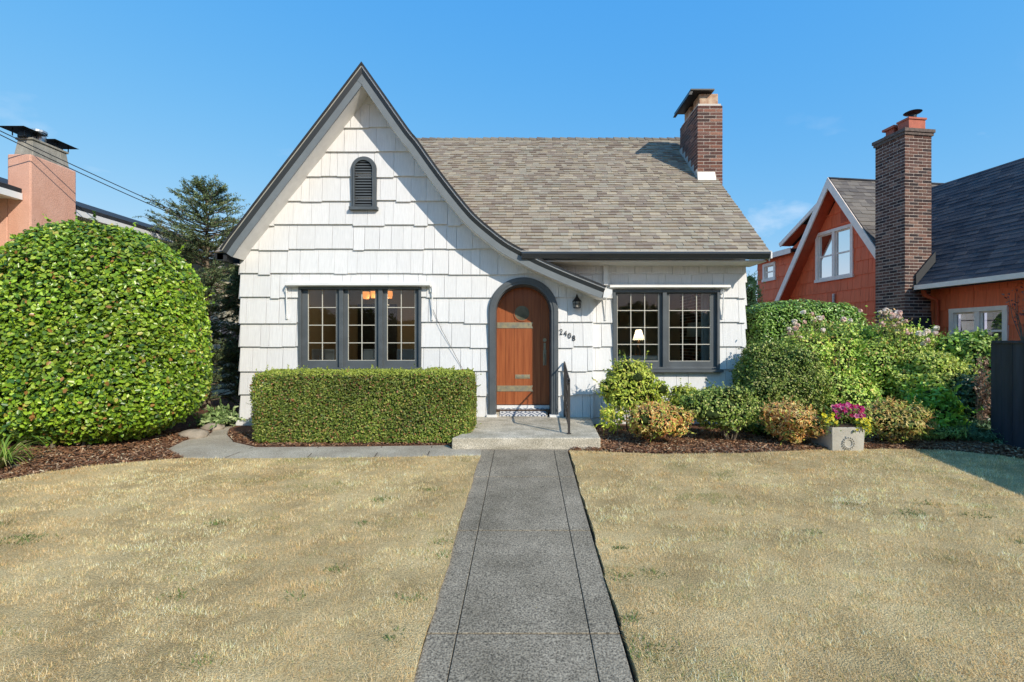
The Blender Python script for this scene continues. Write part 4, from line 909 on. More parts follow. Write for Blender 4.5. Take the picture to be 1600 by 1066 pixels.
# shed slope behind
red_plane(4.42, zr(2.98), 2.7, zr(3.86), -0.32, 3.0, GRR, None, 'rear_slope'); rake(4.42, zr(2.98), 2.7, zr(3.86), 0.14, 0.33)
b = MB(xf=fr_); b.box(4.05, 6.05, -0.22, 3.0, zr(2.68), zr(2.76)); b.build('flat_roof', M_black, red)
b = MB(xf=fr_); b.box(4.05, 6.06, -0.25, -0.221, zr(2.62), zr(2.78)); b.build('fascia', M_pinktrim, red)
b = MB(xf=fr_); va = 2.30
for i in range(8): b.box(va-0.11, va+0.11, -0.035, -0.02, ZAP-0.86-0.05*i, ZAP-0.83-0.05*i)
b.box(va-0.12, va+0.12, -0.02, 0.0, ZAP-1.24, ZAP-0.80); b.build('attic_vent', M_redtrim, red)
# main roof over the front part
W_, EV = 2.92, 0.42
def S_r(u, v, n):
    t = v/math.sqrt(2); return RX(u, EV-t+n*0.7071, zr(1.19)+t+n*0.7071)
b = MB(); shingles(b, S_r, -6.0, 3.4, (W_)*math.sqrt(2), 0.135, DKR, rr, wr=(0.2, 0.33), th=0.007, keep=lambda u, v: not (u > 0.6 and v < 0.9))
fr2 = b.build('main_roof', M_roof, red)
b = MB(); A = [S_r(-6, 0, -.004), S_r(3.4, 0, -.004), S_r(3.4, W_*1.4142, -.004), S_r(-6, W_*1.4142, -.004)]
A[1] = S_r(0.2, 0, -.004); B = [(p[0], p[1], p[2]-0.12) for p in A]; b.hexa(tuple(B)+tuple(A))
C1 = [S_r(-6, W_*1.4142, -.004), S_r(3.4, W_*1.4142, -.004), RX(3.4, EV-2*W_, zr(1.19)), RX(-6, EV-2*W_, zr(1.19))]; b.hexa(tuple((p[0], p[1], p[2]-.12) for p in C1)+tuple(C1)); b.build('roof_deck', M_black, fr2)
b = MB(xf=fr_); b.box(-6.0, -0.08, -EV-0.09, -EV+0.01, zr(1.09), zr(1.185)); b.build('gutter', M_pinktrim, red)
b = MB(xf=fr_); b.box(-6.0, -0.08, -EV+0.02, 0.0, zr(1.10), zr(1.12)); b.build('eave_soffit', M_redtrim, red)
b = MB(); b.tube([RX(-0.19, EV-0.02, zr(1.08)), RX(-0.19, EV-0.05, zr(0.98)), RX(-0.19, 0.09, zr(0.86)), RX(-0.19, 0.09, 0.0)], 0.045, 10); b.build('downspout', M_redtrim, red, smooth=True)
b = MB(); b.tube([RX(2.62, 0.06, zr(0.9)), RX(2.62, 0.06, zr(1.28))], 0.03, 8); b.tube([RX(1.05, 0.05, 0.5), RX(1.05, 0.05, zr(1.2))], 0.015, 6); b.build('vent_pipe', M_flash, red)
# its chimney: bricks in the rotated frame
def RXc(x, y, z): return RX(y, x, z)
RB = [(0.14, 0.072, 0.056), (0.11, 0.060, 0.050), (0.08, 0.048, 0.042), (0.18, 0.095, 0.072), (0.13, 0.075, 0.062), (0.055, 0.040, 0.040), (0.21, 0.125, 0.095)]
zct = zr(4.52)-0.13
b = MB(xf=RXc); b.box(0.0, 0.64, 0.0, 0.72, 0.0, zct); rch = b.build('chimney', M_mortard, red)
b = MB(xf=RXc); bricks(b, 0.0, 0.64, 0.0, 0.72, 0.0, zct, RB, rr); b.build('bricks', M_brick, rch)
b = MB(xf=RXc); b.box(-0.03, 0.67, -0.03, 0.75, zct+0.001, zct+0.06); b.box(-0.05, 0.69, -0.05, 0.77, zct+0.061, zct+0.13); b.build('corbel', mat('dark_corbel', (0.13, 0.10, 0.085), 0.9, var=0.3, vscale=(20, 20, 20)), rch)
b = MB(xf=RXc); b.box(0.10, 0.50, 0.04, 0.30, zct+0.131, zct+0.36); b.box(0.08, 0.52, 0.02, 0.32, zct+0.361, zct+0.40); b.build('flue', M_redflue, rch)
b = MB(xf=RXc); b.box(0.12, 0.48, 0.42, 0.66, zct+0.131, zct+0.24); b.box(0.14, 0.18, 0.44, 0.64, zct+0.241, zct+0.34); b.box(0.42, 0.46, 0.44, 0.64, zct+0.241, zct+0.34); b.box(0.09, 0.51, 0.39, 0.69, zct+0.341, zct+0.39); b.build('flue', M_redflue, rch)
p = RXc(0.27, 0.17, zct+0.4); b = MB(); b.lathe(p, [(0.07, 0), (0.07, 0.10), (0.085, 0.12), (0.15, 0.15), (0.17, 0.165), (0.12, 0.19), (0.0, 0.21)], 16); b.build('flue_cap', M_dark, rch, smooth=False)
b = MB(); q = [RX(-0.16, 0.10, zr(1.22)), RX(0.0, 0.12, zr(1.22)), RX(0.0, 0.0, zr(1.25)), RX(-0.16, 0.0, zr(1.25)), RX(-0.02, 0.34, zr(1.3)), RX(0.0, 0.34, zr(1.3)), RX(0.0, -0.10, zr(1.75)), RX(-0.02, -0.10, zr(1.75))]
b.hexa((RX(-0.05, 0.42, zr(1.20)), RX(-0.01, 0.42, zr(1.20)), RX(-0.01, -0.05, zr(1.70)), RX(-0.05, -0.05, zr(1.70)), RX(-0.05, 0.42, zr(1.42)), RX(-0.01, 0.42, zr(1.42)), RX(-0.01, -0.05, zr(1.92)), RX(-0.05, -0.05, zr(1.92)))); b.build('flashing', mat('lead_flashing', (0.025, 0.028, 0.032), 0.6), rch)
b = MB(xf=RXc)   # sloped shoulder at its foot, the shadow there put into its dark colour
b.hexa(((-0.20, -0.22, 0.0), (0.75, -0.22, 0.0), (0.75, -0.006, 0.0), (-0.2, -0.006, 0.0), (0.0, -0.22+.2, zr(0.50)), (0.66, -0.02, zr(0.50)), (0.66, -0.012, zr(0.50)), (0.0, -0.012, zr(0.50)))); b.build('shoulder', mat('shaded_brick', (0.035, 0.034, 0.037), 0.9, var=0.3, vscale=(20, 20, 20)), rch)

# ================================================================== HOUSE AND CHIMNEY ON THE LEFT
lh = thing('stucco_house', (-9, 10, 0), 'cream stucco house with a fat pink stucco chimney behind the big round bush', 'house')
b = MB(); b.box(-13, -7.9, 5.5, 17.0, 0, 3.55); b.build('wall', M_cream, lh)
b = MB(xf=lambda x, y, z: (x, y, z)); b.hexa(((-7.42, 5.2, 3.63), (-7.42, 17.3, 3.63), (-10.6, 17.3, 4.7), (-10.6, 5.2, 4.7), (-7.42, 5.2, 3.70), (-7.42, 17.3, 3.70), (-10.6, 17.3, 4.78), (-10.6, 5.2, 4.78)))
b.hexa(((-10.6, 5.2, 4.7), (-10.6, 17.3, 4.7), (-13.6, 17.3, 3.6), (-13.6, 5.2, 3.6), (-10.6, 5.2, 4.78), (-10.6, 17.3, 4.78), (-13.6, 17.3, 3.7), (-13.6, 5.2, 3.7))); b.build('roof', M_black, lh)
b = MB(); b.box(-7.50, -7.40, 5.2, 7.24, 3.53, 3.625); b.box(-7.50, -7.40, 8.02, 17.3, 3.53, 3.625); b.build('gutter', M_wtrim, lh)
b = MB(); b.box(-7.89, -7.51, 5.2, 17.2, 3.555, 3.58); b.build('soffit', M_wtrim, lh)
b = MB(); b.tube([(-7.45, 12.3, 3.5), (-7.6, 12.3, 3.3), (-7.84, 12.3, 3.2), (-7.84, 12.3, 0)], 0.04, 8); b.tube([(-7.84, 6.9, 3.5), (-7.84, 6.9, 0)], 0.04, 8); b.build('downspout', M_wtrim, lh)
for (y0_, y1_, z0_, z1_) in ((12.7, 13.7, 0.9, 1.95), (8.6, 9.6, 1.0, 2.0)):
    b = MB(); b.box(-7.895, -7.85, y0_, y1_, z0_, z1_); wq = b.build('window', M_wtrim, lh); b = MB(); b.box(-7.849, -7.84, y0_+0.08, (y0_+y1_)/2-0.03, z0_+0.08, z1_-0.08); b.box(-7.849, -7.84, (y0_+y1_)/2+0.03, y1_-0.08, z0_+0.08, z1_-0.08); b.build('pane', M_glassd, wq) if 'M_glassd' in globals() else b.build('pane', mat('dark_glass', (0.05, 0.07, 0.07), 0.1), wq)
zt_ = CAMZ+2.80
b = MB(); b.box(-7.64, -7.29, 7.25, 8.0, 0, zt_)
b.box(-7.895, -7.641, 7.255, 7.995, 0, 3.78)
pc = b.build('chimney', M_pink, lh, bevel=0.02)
b = MB(); b.hexa(((-7.60, 7.30, zt_-0.03), (-7.31, 7.30, zt_-0.03), (-7.31, 7.92, zt_-0.10), (-7.60, 7.92, zt_-0.10), (-7.57, 7.33, zt_+0.24), (-7.34, 7.33, zt_+0.24), (-7.34, 7.88, zt_+0.24), (-7.57, 7.88, zt_+0.24))); b.box(-7.59, -7.32, 7.31, 7.90, zt_+0.241, zt_+0.275); b.build('chimney_top', M_greyst, pc, bevel=0.008)
for (xa, xb, ya, yb, zz) in ((-7.68, -7.28, 7.14, 7.52, zt_+0.40), (-7.66, -7.26, 7.60, 8.02, zt_+0.40)):
    b = MB(); b.hexa(((xa, ya, zz-0.03), (xb, ya, zz-0.03), (xb, yb, zz-0.03), (xa, yb, zz-0.03), (xa+.12, ya+.12, zz+0.02), (xb-.12, ya+.12, zz+0.02), (xb-.12, yb-.12, zz+0.02), (xa+.12, yb-.12, zz+0.02)))
    for x_ in (xa+0.13, xb-0.09):
        for y_ in (ya+0.1, yb-0.1): b.tube([(x_, y_, zt_+0.27), (x_, y_, zz-0.02)], 0.008, 5)
    b.lathe(((xa+xb)/2+0.02, (ya+yb)/2, zt_+0.27), [(0.08, 0), (0.08, 0.06)], 12); b.build('chimney_cap', M_dark, pc)
b = MB(); b.lathe((-7.47, 7.56, zt_+0.42), [(0.085, -0.15), (0.085, -0.02), (0.075, -0.02), (0.075, 0.02), (0.10, 0.02), (0.10, 0.05), (0.0, 0.06)], 16); b.build('vent_cap', M_silver, pc)

# overhead cables
def cable(p0, p1, sag, name, label):
    b = MB(); a, c = Vector(p0), Vector(p1); pts = [a.lerp(c, t/14)-Vector((0, 0, sag*4*(t/14)*(1-t/14))) for t in range(15)]; b.tube(pts, 0.0075, 5); tag(b.build(name, M_cable, loc=p0), label, 'cable', 'overhead cables')
cable(P(-60, 176, 6.6), P(352, 364, 9.5), 0.03, 'overhead_cable', 'upper thin black overhead cable crossing in front of the pink chimney')
cable(P(-60, 181, 6.55), P(350, 367, 9.4), 0.06, 'overhead_cable', 'lower thin black overhead cable sagging just under its twin by the pink chimney')

# ================================================================== FENCE
ft = thing('fence', (6.6, 7, 0), 'dark blue board fence at the right edge of the garden', 'fence')
b = MB(); y = 1.6; i = 0
while y < 6.72:
    z0 = gz(y)-0.02; top = 1.40; k = rng.uniform(0.8, 1.25)
    b.box(6.60-(0.0015 if i % 2 else 0), 6.622, y, y+0.146, z0, top, (k, k, k)); y += 0.149; i += 1
b.build('boards', M_fence, ft)
b = MB(); b.box(6.575, 6.66, 1.6, 6.78, 1.401, 1.435, (1.2, 1.2, 1.2)); b.build('cap_rail', M_fence, ft)
for yy_ in (1.7, 4.1, 6.6): b = MB(); b.box(6.623, 6.70, yy_, yy_+0.09, gz(yy_)-0.05, 1.4, (1, 1, 1)); b.build('post', M_fence, ft)

# ================================================================== PLANTS
def leaves(P_, N_, L, W, cols, r, fold=0.25, jitter=0.7, up=0.0, shape=6, tdir=None):
    n = len(P_); nn = unit(unit(N_)+jitter*r.normal(size=(n, 3))*0.6+np.array([0, 0, up])-0.45*np.array(sunv))
    t = r.normal(size=(n, 3)) if tdir is None else tdir+0.45*r.normal(size=(n, 3)); t = unit(t-(t*nn).sum(1, keepdims=True)*nn); s_ = np.cross(nn, t)
    sc_ = (0.65+0.7*r.rand(n))[:, None]; Lh = t*L*0.5*sc_; Wh = s_*W*0.5*sc_; up_ = nn*W*fold*sc_*0.5
    if shape == 4:
        V = np.empty((n, 4, 3)); V[:, 0] = P_-Lh; V[:, 1] = P_+Wh+up_; V[:, 2] = P_+Lh; V[:, 3] = P_-Wh+up_
        Fs = np.arange(n*4).reshape(-1, 4); Fz = np.concatenate([Fs[:, [0, 1, 2]], Fs[:, [0, 2, 3]]]); k = 4
    else:
        V = np.empty((n, 6, 3)); V[:, 0] = P_-Lh; V[:, 1] = P_-Lh*0.35+Wh+up_; V[:, 2] = P_+Lh*0.45+Wh*0.8+up_*0.6; V[:, 3] = P_+Lh-up_*0.5; V[:, 4] = P_+Lh*0.45-Wh*0.8+up_*0.6; V[:, 5] = P_-Lh*0.35-Wh+up_
        Fs = np.arange(n*6).reshape(-1, 6); Fz = np.concatenate([Fs[:, [0, 1, 2, 3]], Fs[:, [0, 3, 4, 5]]]); k = 6
    return V.reshape(-1, 3), Fz, np.repeat(cols[:, None, :], k, 1).reshape(-1, 3)
def pick(pal, wts, n, r, P_=None, seed=0, amp=0.25, s=3.0):
    pal = np.array(pal); wts = np.array(wts, float); c = pal[r.choice(len(pal), n, p=wts/wts.sum())]*(0.75+0.5*r.rand(n)[:, None])
    if P_ is not None: c = c*(1+amp*fnoise(P_, seed, s))[:, None]
    return c
def blob_points(n, blobs, r, depth=0.10, lump=0.05, ls=3.0, seed=0, zmin=-9):
    """points in the outer shell of a union of superellipsoids (cx,cy,cz,rx,ry,rz,p)"""
    area = np.array([b_[3]*b_[4]+b_[3]*b_[5]+b_[4]*b_[5] for b_ in blobs]); cnt = (n*area/area.sum()).astype(int); Ps, Ns = [], []
    for bi, (b_, c_) in enumerate(zip(blobs, cnt)):
        cx, cy, cz, rx, ry, rz, p = b_; q = r.uniform(-1, 1, size=(c_*3, 3)); q = q[(np.abs(q) < 1).all(1)]
        # even coverage: sample on cube directions scaled
        d = unit(r.normal(size=(c_, 3))*np.array([rx, ry, rz])**0.5) if p < 3 else None
        if d is None:
            f = r.choice(3, c_, p=np.array([ry*rz, rx*rz, rx*ry])/(ry*rz+rx*rz+rx*ry)); d = r.uniform(-1, 1, size=(c_, 3)); d[np.arange(c_), f] = np.sign(r.uniform(-1, 1, c_)); d = d*np.array([rx, ry, rz])
        else: d = d*np.array([rx, ry, rz])
        u = d/np.array([rx, ry, rz]); rad = (np.abs(u)**p).sum(1)**(-1.0/p); S = d*rad[:, None]
        g_ = np.sign(u)*np.abs(u*rad[:, None])**(p-1)/np.array([rx, ry, rz]); g_ = unit(g_)
        S = S+np.array([cx, cy, cz]); S = S+g_*(lump*fnoise(S, seed+bi, ls)-depth*np.abs(r.normal(size=c_))*0.6+depth*0.25*r.rand(c_))[:, None]
        ok = S[:, 2] > zmin
        for bj, o_ in enumerate(blobs):
            if bj == bi: continue
            v = (S-np.array(o_[:3]))/np.array(o_[3:6]); ok &= (np.abs(v)**o_[6]).sum(1) > 0.72
        Ps.append(S[ok]); Ns.append(g_[ok])
    return np.concatenate(Ps), np.concatenate(Ns)
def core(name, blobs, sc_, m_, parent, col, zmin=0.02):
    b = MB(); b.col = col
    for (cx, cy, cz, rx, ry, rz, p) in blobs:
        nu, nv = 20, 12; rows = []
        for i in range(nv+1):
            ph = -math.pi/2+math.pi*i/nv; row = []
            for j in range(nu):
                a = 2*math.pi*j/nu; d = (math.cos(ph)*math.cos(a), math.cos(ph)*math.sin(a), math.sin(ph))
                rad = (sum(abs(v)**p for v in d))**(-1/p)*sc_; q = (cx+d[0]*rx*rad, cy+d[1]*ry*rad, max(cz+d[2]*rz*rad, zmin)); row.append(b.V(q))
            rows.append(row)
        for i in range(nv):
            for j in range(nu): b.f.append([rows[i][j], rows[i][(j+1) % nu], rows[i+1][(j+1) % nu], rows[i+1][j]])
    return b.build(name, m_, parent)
M_cane = mat('green_cane', (0.16, 0.17, 0.06), 0.8)
M_core = mat('dark_core', (1, 1, 1), 0.9, attr=True, var=0.5, vscale=(14, 14, 14), bump=1.0, bscale=25, spec=0.1, bdist=0.05)  # core colour much darker than the leaves, painted-in shade

GREEN = [(0.16, 0.28, 0.018), (0.26, 0.40, 0.03), (0.09, 0.18, 0.02), (0.37, 0.48, 0.06), (0.045, 0.115, 0.02), (0.40, 0.36, 0.07), (0.33, 0.17, 0.05)]
def bush(name, label, cat, blobs, n, L, W, pal, wts, m_, seed, depth=0.10, lump=0.05, ls=3.0, corec=(0.03, 0.05, 0.012), cs=0.84, jitter=0.7, shape=6, up=0.0, group=None, base=None, zmin=0.03, stems=None, amp=0.25, topc=None, gain=1.35, shoots=0):
    r = np.random.RandomState(seed); bx = base or (blobs[0][0], blobs[0][1], 0)
    t = thing(name, bx, label, cat, group)
    P_, N_ = blob_points(n, blobs, r, depth, lump, ls, seed, zmin); c = np.clip(pick(pal, wts, len(P_), r, P_, seed, amp)*gain, 0, 1)
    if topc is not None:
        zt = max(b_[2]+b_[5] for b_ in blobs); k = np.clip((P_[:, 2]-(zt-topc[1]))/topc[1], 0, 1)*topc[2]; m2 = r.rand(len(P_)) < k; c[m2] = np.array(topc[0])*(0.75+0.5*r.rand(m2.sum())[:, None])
    geo = [leaves(P_, N_, L, W, c, r, jitter=jitter, shape=shape, up=up)]
    if shoots:
        q = r.choice(len(P_), shoots); dr = unit(N_[q]+np.array([0, 0, 0.5])+0.7*r.normal(size=(shoots, 3))); ln = L*(1.0+3.2*r.rand(shoots)**2); nl = 8
        S_ = (P_[q][:, None, :]+dr[:, None, :]*(ln[:, None]*np.linspace(0.1, 1, nl)[None, :])[:, :, None]).reshape(-1, 3)+r.normal(size=(shoots*nl, 3))*L*0.12
        cs_ = np.clip(np.repeat(c[q], nl, 0)*(0.9+0.35*r.rand(shoots*nl, 1)), 0, 1); geo.append(leaves(S_, r.normal(size=S_.shape), L*0.9, W*0.85, cs_, r, jitter=0.5, shape=shape, tdir=np.repeat(dr, nl, 0)))
    raw_mesh('foliage', *join(geo), m_, t)
    if corec is not None: core('shade_core', blobs, cs, M_core, t, corec)  # solid dark core paints the shade seen between the leaves
    if stems: stem_mesh(stems, t, seed)
    return t
def stem_mesh(stems, t, seed):
    rs = random.Random(seed); b = MB()
    for (x, y, x2, y2, z2, r0) in stems:
        k = 5; pts = [(x+(x2-x)*i/k+rs.uniform(-.015, .015), y+(y2-y)*i/k+rs.uniform(-.015, .015), -0.03+(z2+.03)*i/k) for i in range(k+1)]; b.tube(pts, [r0*(1-0.12*i) for i in range(k+1)], 6)
    b.build('stems', M_twig, t, smooth=True)
def fan(cx, cy, rad, z, n, r0, seed, spread=0.06):
    rs = random.Random(seed); out = []
    for i in range(n):
        a = rs.uniform(0, 6.28); q = rad*rs.uniform(0.4, 1); out.append((cx+spread*math.cos(a), cy+spread*math.sin(a), cx+q*math.cos(a), cy+q*0.8*math.sin(a), z*rs.uniform(0.8, 1.1), r0*rs.uniform(0.6, 1.1)))
    return out

# big rounded bush, left
bx_ = PX(145, 8.0)
BB = [(-6.10, 7.02, 1.51, 1.40, 1.00, 1.56, 2.4), (-6.12, 7.0, 1.10, 1.40, 1.00, 1.06, 2.9), (-7.2, 7.05, 0.95, 0.9, 0.95, 0.95, 2.4)]
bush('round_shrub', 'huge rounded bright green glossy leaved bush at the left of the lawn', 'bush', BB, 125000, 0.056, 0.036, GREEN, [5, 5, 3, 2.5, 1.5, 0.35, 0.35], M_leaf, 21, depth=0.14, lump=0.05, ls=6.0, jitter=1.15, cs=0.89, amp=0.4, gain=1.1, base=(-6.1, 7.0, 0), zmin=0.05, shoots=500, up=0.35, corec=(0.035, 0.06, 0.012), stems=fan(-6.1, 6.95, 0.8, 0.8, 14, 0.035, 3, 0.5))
# clipped box hedge under the window
x0, x1 = PX(391, 6.72), PX(735, 6.72); HZ = PZ(583, 6.75)
HB = [((x0+x1)/2, 7.17, HZ/2+0.0, (x1-x0)/2, 0.46, HZ/2, 20)]
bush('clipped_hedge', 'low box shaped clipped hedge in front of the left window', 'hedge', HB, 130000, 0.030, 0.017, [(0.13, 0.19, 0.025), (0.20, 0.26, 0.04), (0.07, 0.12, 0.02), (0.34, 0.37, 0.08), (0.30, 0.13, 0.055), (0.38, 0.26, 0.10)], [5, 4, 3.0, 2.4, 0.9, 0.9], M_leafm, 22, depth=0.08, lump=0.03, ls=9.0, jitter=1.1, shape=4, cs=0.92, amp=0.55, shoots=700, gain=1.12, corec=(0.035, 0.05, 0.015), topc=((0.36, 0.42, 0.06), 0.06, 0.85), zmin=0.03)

YG = [(0.30, 0.36, 0.045), (0.42, 0.46, 0.07), (0.16, 0.24, 0.03), (0.48, 0.42, 0.10)]
ND = [(0.66, 0.33, 0.09), (0.72, 0.46, 0.16), (0.42, 0.16, 0.06), (0.48, 0.48, 0.10), (0.28, 0.36, 0.06), (0.74, 0.57, 0.24)]
DG_ = [(0.14, 0.22, 0.035), (0.25, 0.34, 0.06), (0.07, 0.125, 0.02), (0.42, 0.47, 0.13), (0.50, 0.46, 0.17)]
def lobes(cx, cy, z0, z1, rx, ry, n, seed, q=0.5):
    rs = random.Random(seed); out = [(cx, cy, (z0+z1)/2, rx*0.76, ry*0.8, (z1-z0)/2*0.86, 2.4)]; rz = (z1-z0)/2
    for i in range(n):
        a = rs.uniform(0, 6.28); ph = rs.uniform(-0.9, 1.3); d = (math.cos(ph)*math.cos(a), math.cos(ph)*math.sin(a), math.sin(ph)); k = rs.uniform(0.22, 0.42)*q*2
        out.append((cx+d[0]*rx*0.78, cy+d[1]*ry*0.78, (z0+z1)/2+d[2]*rz*0.76, rx*k, min(ry, rx)*k*1.05, min(rz, rx)*k*0.95, 2))
    return out
def shrub_px(name, label, pa, pb, yt, yb, d, pal, wts, n, L, W, seed, ry=None, m_=None, group=None, lobn=9, zb=0.10, stem=None, jitter=0.9, shape=6, depth=0.11, cs=0.72, corec=(0.03, 0.045, 0.012), cat='shrub', lump=0.09, up=0.15, topc=None, tl=None, gain=1.35):
    cx = (PX(pa, d)+PX(pb, d))/2; rx = (PX(pb, d)-PX(pa, d))/2; z1 = PZ(yt, d); z0 = max(PZ(yb, d), zb)
    bl = lobes(cx, d, z0, z1, rx, ry or rx*0.85, lobn, seed); return bush(name, label, cat, bl, n, L, W, pal, wts, m_ or M_leafm, seed, depth=depth, lump=lump, ls=9, cs=cs, corec=corec, jitter=jitter, shape=shape, group=group, zmin=0.02, shoots=max(60, n//45), stems=stem, up=up, topc=topc, base=(cx, d, 0), gain=gain)
# shrubs in front of the wing
c_ = PX(985, 7.7)
shrub_px('variegated_shrub', 'yellow green shrub with sparse lower branches just right of the step', 936, 1044, 563, 650, 7.55, YG, [4, 4, 2, 1], 9000, 0.05, 0.022, 31, ry=0.42, stem=fan(PX(988, 7.5), 7.5, 0.25, 0.7, 7, 0.014, 31), cs=0.72, lobn=12, topc=((0.50, 0.52, 0.08), 0.35, 0.5))
shrub_px('pieris_seedling', 'sparse yellow green seedling beside the right end of the step', 938, 978, 636, 690, 7.25, YG, [4, 4, 2, 1], 420, 0.05, 0.022, 30, ry=0.16, corec=None, zb=0.08, stem=fan(PX(958, 7.25), 7.25, 0.12, 0.4, 4, 0.008, 30), gain=1.5)
shrub_px('variegated_shrub', 'small yellow green shrub peeking out below the right window between two bushes', 1036, 1104, 604, 652, 7.9, YG, [4, 4, 2, 1], 4500, 0.045, 0.02, 32, ry=0.3, stem=fan(PX(1070, 7.9), 7.9, 0.2, 0.5, 5, 0.012, 32), cs=0.7)
shrub_px('heavenly_bamboo', 'orange and green dwarf shrub nearest the step, under the yellow green one', 984, 1074, 627, 698, 6.78, ND, [3, 3, 2.5, 3, 2.5, 1.5], 8500, 0.042, 0.014, 33, ry=0.38, group='orange tinted dwarf shrubs', zb=0.05, cs=0.75, topc=((0.60, 0.32, 0.12), 0.25, 0.5))
shrub_px('boxwood', 'rounded green shrub with bare stems at its foot below the right window', 1068, 1190, 603, 672, 7.0, DG_, [3, 4, 2, 3.5, 0.6], 12000, 0.036, 0.02, 34, ry=0.45, stem=fan(PX(1140, 6.95), 6.95, 0.35, 0.45, 9, 0.014, 34, 0.03), cs=0.78, lobn=12)
shrub_px('heavenly_bamboo', 'orange brown dwarf shrub left of the concrete planter', 1188, 1288, 627, 698, 6.78, ND, [4, 4, 2.5, 2.5, 1.5, 2], 9500, 0.042, 0.014, 35, ry=0.4, group='orange tinted dwarf shrubs', zb=0.04, cs=0.75, topc=((0.58, 0.34, 0.14), 0.3, 0.6))
shrub_px('heavenly_bamboo', 'golden dwarf shrub right of the concrete planter', 1350, 1449, 630, 700, 6.78, [(0.55, 0.40, 0.12), (0.62, 0.50, 0.18), (0.40, 0.20, 0.07), (0.38, 0.42, 0.09), (0.25, 0.33, 0.06)], [4, 3, 1.5, 3, 2], 9500, 0.042, 0.014, 36, ry=0.4, group='orange tinted dwarf shrubs', zb=0.04, cs=0.75)
# clipped mid-green mound
shrub_px('clipped_shrub', 'wide rounded green clipped bush right of the right window', 1136, 1300, 538, 660, 7.9, DG_, [4, 4, 2.2, 2.6, 0.8], 32000, 0.034, 0.020, 37, ry=0.65, gain=1.1, cs=0.86, lobn=8, depth=0.07)
# tall laurel hedge behind
a0, a1 = PX(1162, 9.9), PX(1347, 9.9); z1 = PZ(470, 9.9)
bush('laurel_hedge', 'tall clipped dark green laurel hedge in front of the red house', 'hedge', [((a0+a1)/2, 10.0, z1/2, (a1-a0)/2, 0.6, z1/2, 4.5)], 24000, 0.06, 0.03, [(0.10, 0.20, 0.03), (0.17, 0.29, 0.05), (0.06, 0.12, 0.02), (0.24, 0.35, 0.08)], [4, 4, 2, 2.5], M_leaf, 38, depth=0.10, lump=0.07, ls=4, cs=0.9, up=0.4)
# roses: two loose shrubs
RG = [(0.17, 0.26, 0.04), (0.27, 0.37, 0.06), (0.40, 0.46, 0.12), (0.09, 0.15, 0.025), (0.42, 0.30, 0.10)]
def petals(cx, cy, cz, rad, col, seed, n=26):
    r = np.random.RandomState(seed); d = unit(r.normal(size=(n, 3))+np.array([0, -0.3, 0.4])); P_ = np.array([cx, cy, cz])+d*rad*(0.35+0.55*r.rand(n)[:, None]); c = np.array(col)*(0.8+0.3*r.rand(n)[:, None]); return leaves(P_, d, rad*1.3, rad*1.1, c, r, jitter=0.5)
def rose(label, bl, n, seed, bloom_px, d, wts=(4, 4, 3, 2, 1)):
    t = bush('rose_shrub', label, 'shrub', bl, n, 0.046, 0.026, RG, wts, M_leafm, seed, depth=0.20, lump=0.16, ls=6, cs=0.6, jitter=1.1, shoots=420, gain=1.95, base=(bl[0][0], bl[0][1], 0), corec=(0.03, 0.045, 0.012), stems=fan(bl[0][0], bl[0][1]-0.2, 0.75, 1.35, 16, 0.011, seed, 0.15))
    rs = random.Random(seed); b = MB()
    for (px_, py_, k) in bloom_px:
        for j in range(k):
            dd = d+rs.uniform(-0.25, 0.25); p = P(px_+rs.uniform(-9, 9), py_+rs.uniform(-5, 6), dd); col = rs.choice([(0.95, 0.74, 0.64), (0.97, 0.84, 0.74), (0.86, 0.60, 0.50), (0.96, 0.88, 0.76)])
            o = raw_mesh('rose_bloom', *petals(p.x, p.y, p.z, rs.uniform(0.030, 0.046), col, rs.randint(0, 9999), 18), M_petal, t)
            b.tube([(p.x, p.y, p.z-0.02), (p.x*0.85+bl[0][0]*0.15, dd, p.z-0.4), (bl[0][0], bl[0][1]-0.1, 0.1)], 0.003, 4)
    # reddish new shoots rising above the crown
    for i in range(46):
        bb_ = rs.choice(bl); a = rs.uniform(0, 6.28); x = bb_[0]+bb_[3]*0.8*math.cos(a); y = bb_[1]+bb_[4]*0.6*math.sin(a); z = bb_[2]+bb_[5]*0.6; b.tube([(bl[0][0], bl[0][1]-0.1, 0.1), (x, y, z), (x+rs.uniform(-.08, .08), y, z+rs.uniform(0.10, 0.28))], 0.003, 4)
    b.build('canes', M_cane, t)
    r2 = np.random.RandomState(seed+7); Q = []
    for (px_, py_, k) in bloom_px:
        for j in range(14*k): q = P(px_+r2.normal()*11, py_+9+r2.normal()*7, d+r2.normal()*0.14); Q.append(tuple(q))
    Q = np.array(Q); raw_mesh('foliage', *leaves(Q, r2.normal(size=Q.shape), 0.042, 0.022, pick(RG+[(0.45, 0.28, 0.12)], [3, 4, 4, 1, 2, 2], len(Q), r2)*1.3, r2), M_leafm, t)
    return t
rx_ = lambda px_: PX(px_, 8.3)
rose('loose rose shrub with pale pink blooms left of the red house chimney', [(rx_(1290), 8.45, 0.92, 0.72, 0.5, 0.66, 2.2), (rx_(1262), 8.2, 1.30, 0.42, 0.35, 0.32, 2), (rx_(1325), 8.5, 1.36, 0.40, 0.35, 0.34, 2), (rx_(1300), 8.0, 0.5, 0.6, 0.4, 0.42, 2)], 23000, 41, [(1238, 518, 4), (1249, 508, 4), (1262, 488, 2), (1280, 494, 3), (1274, 500, 3), (1283, 520, 1), (1325, 500, 2), (1287, 557, 2), (1349, 486, 1), (1246, 525, 2)], 8.1)
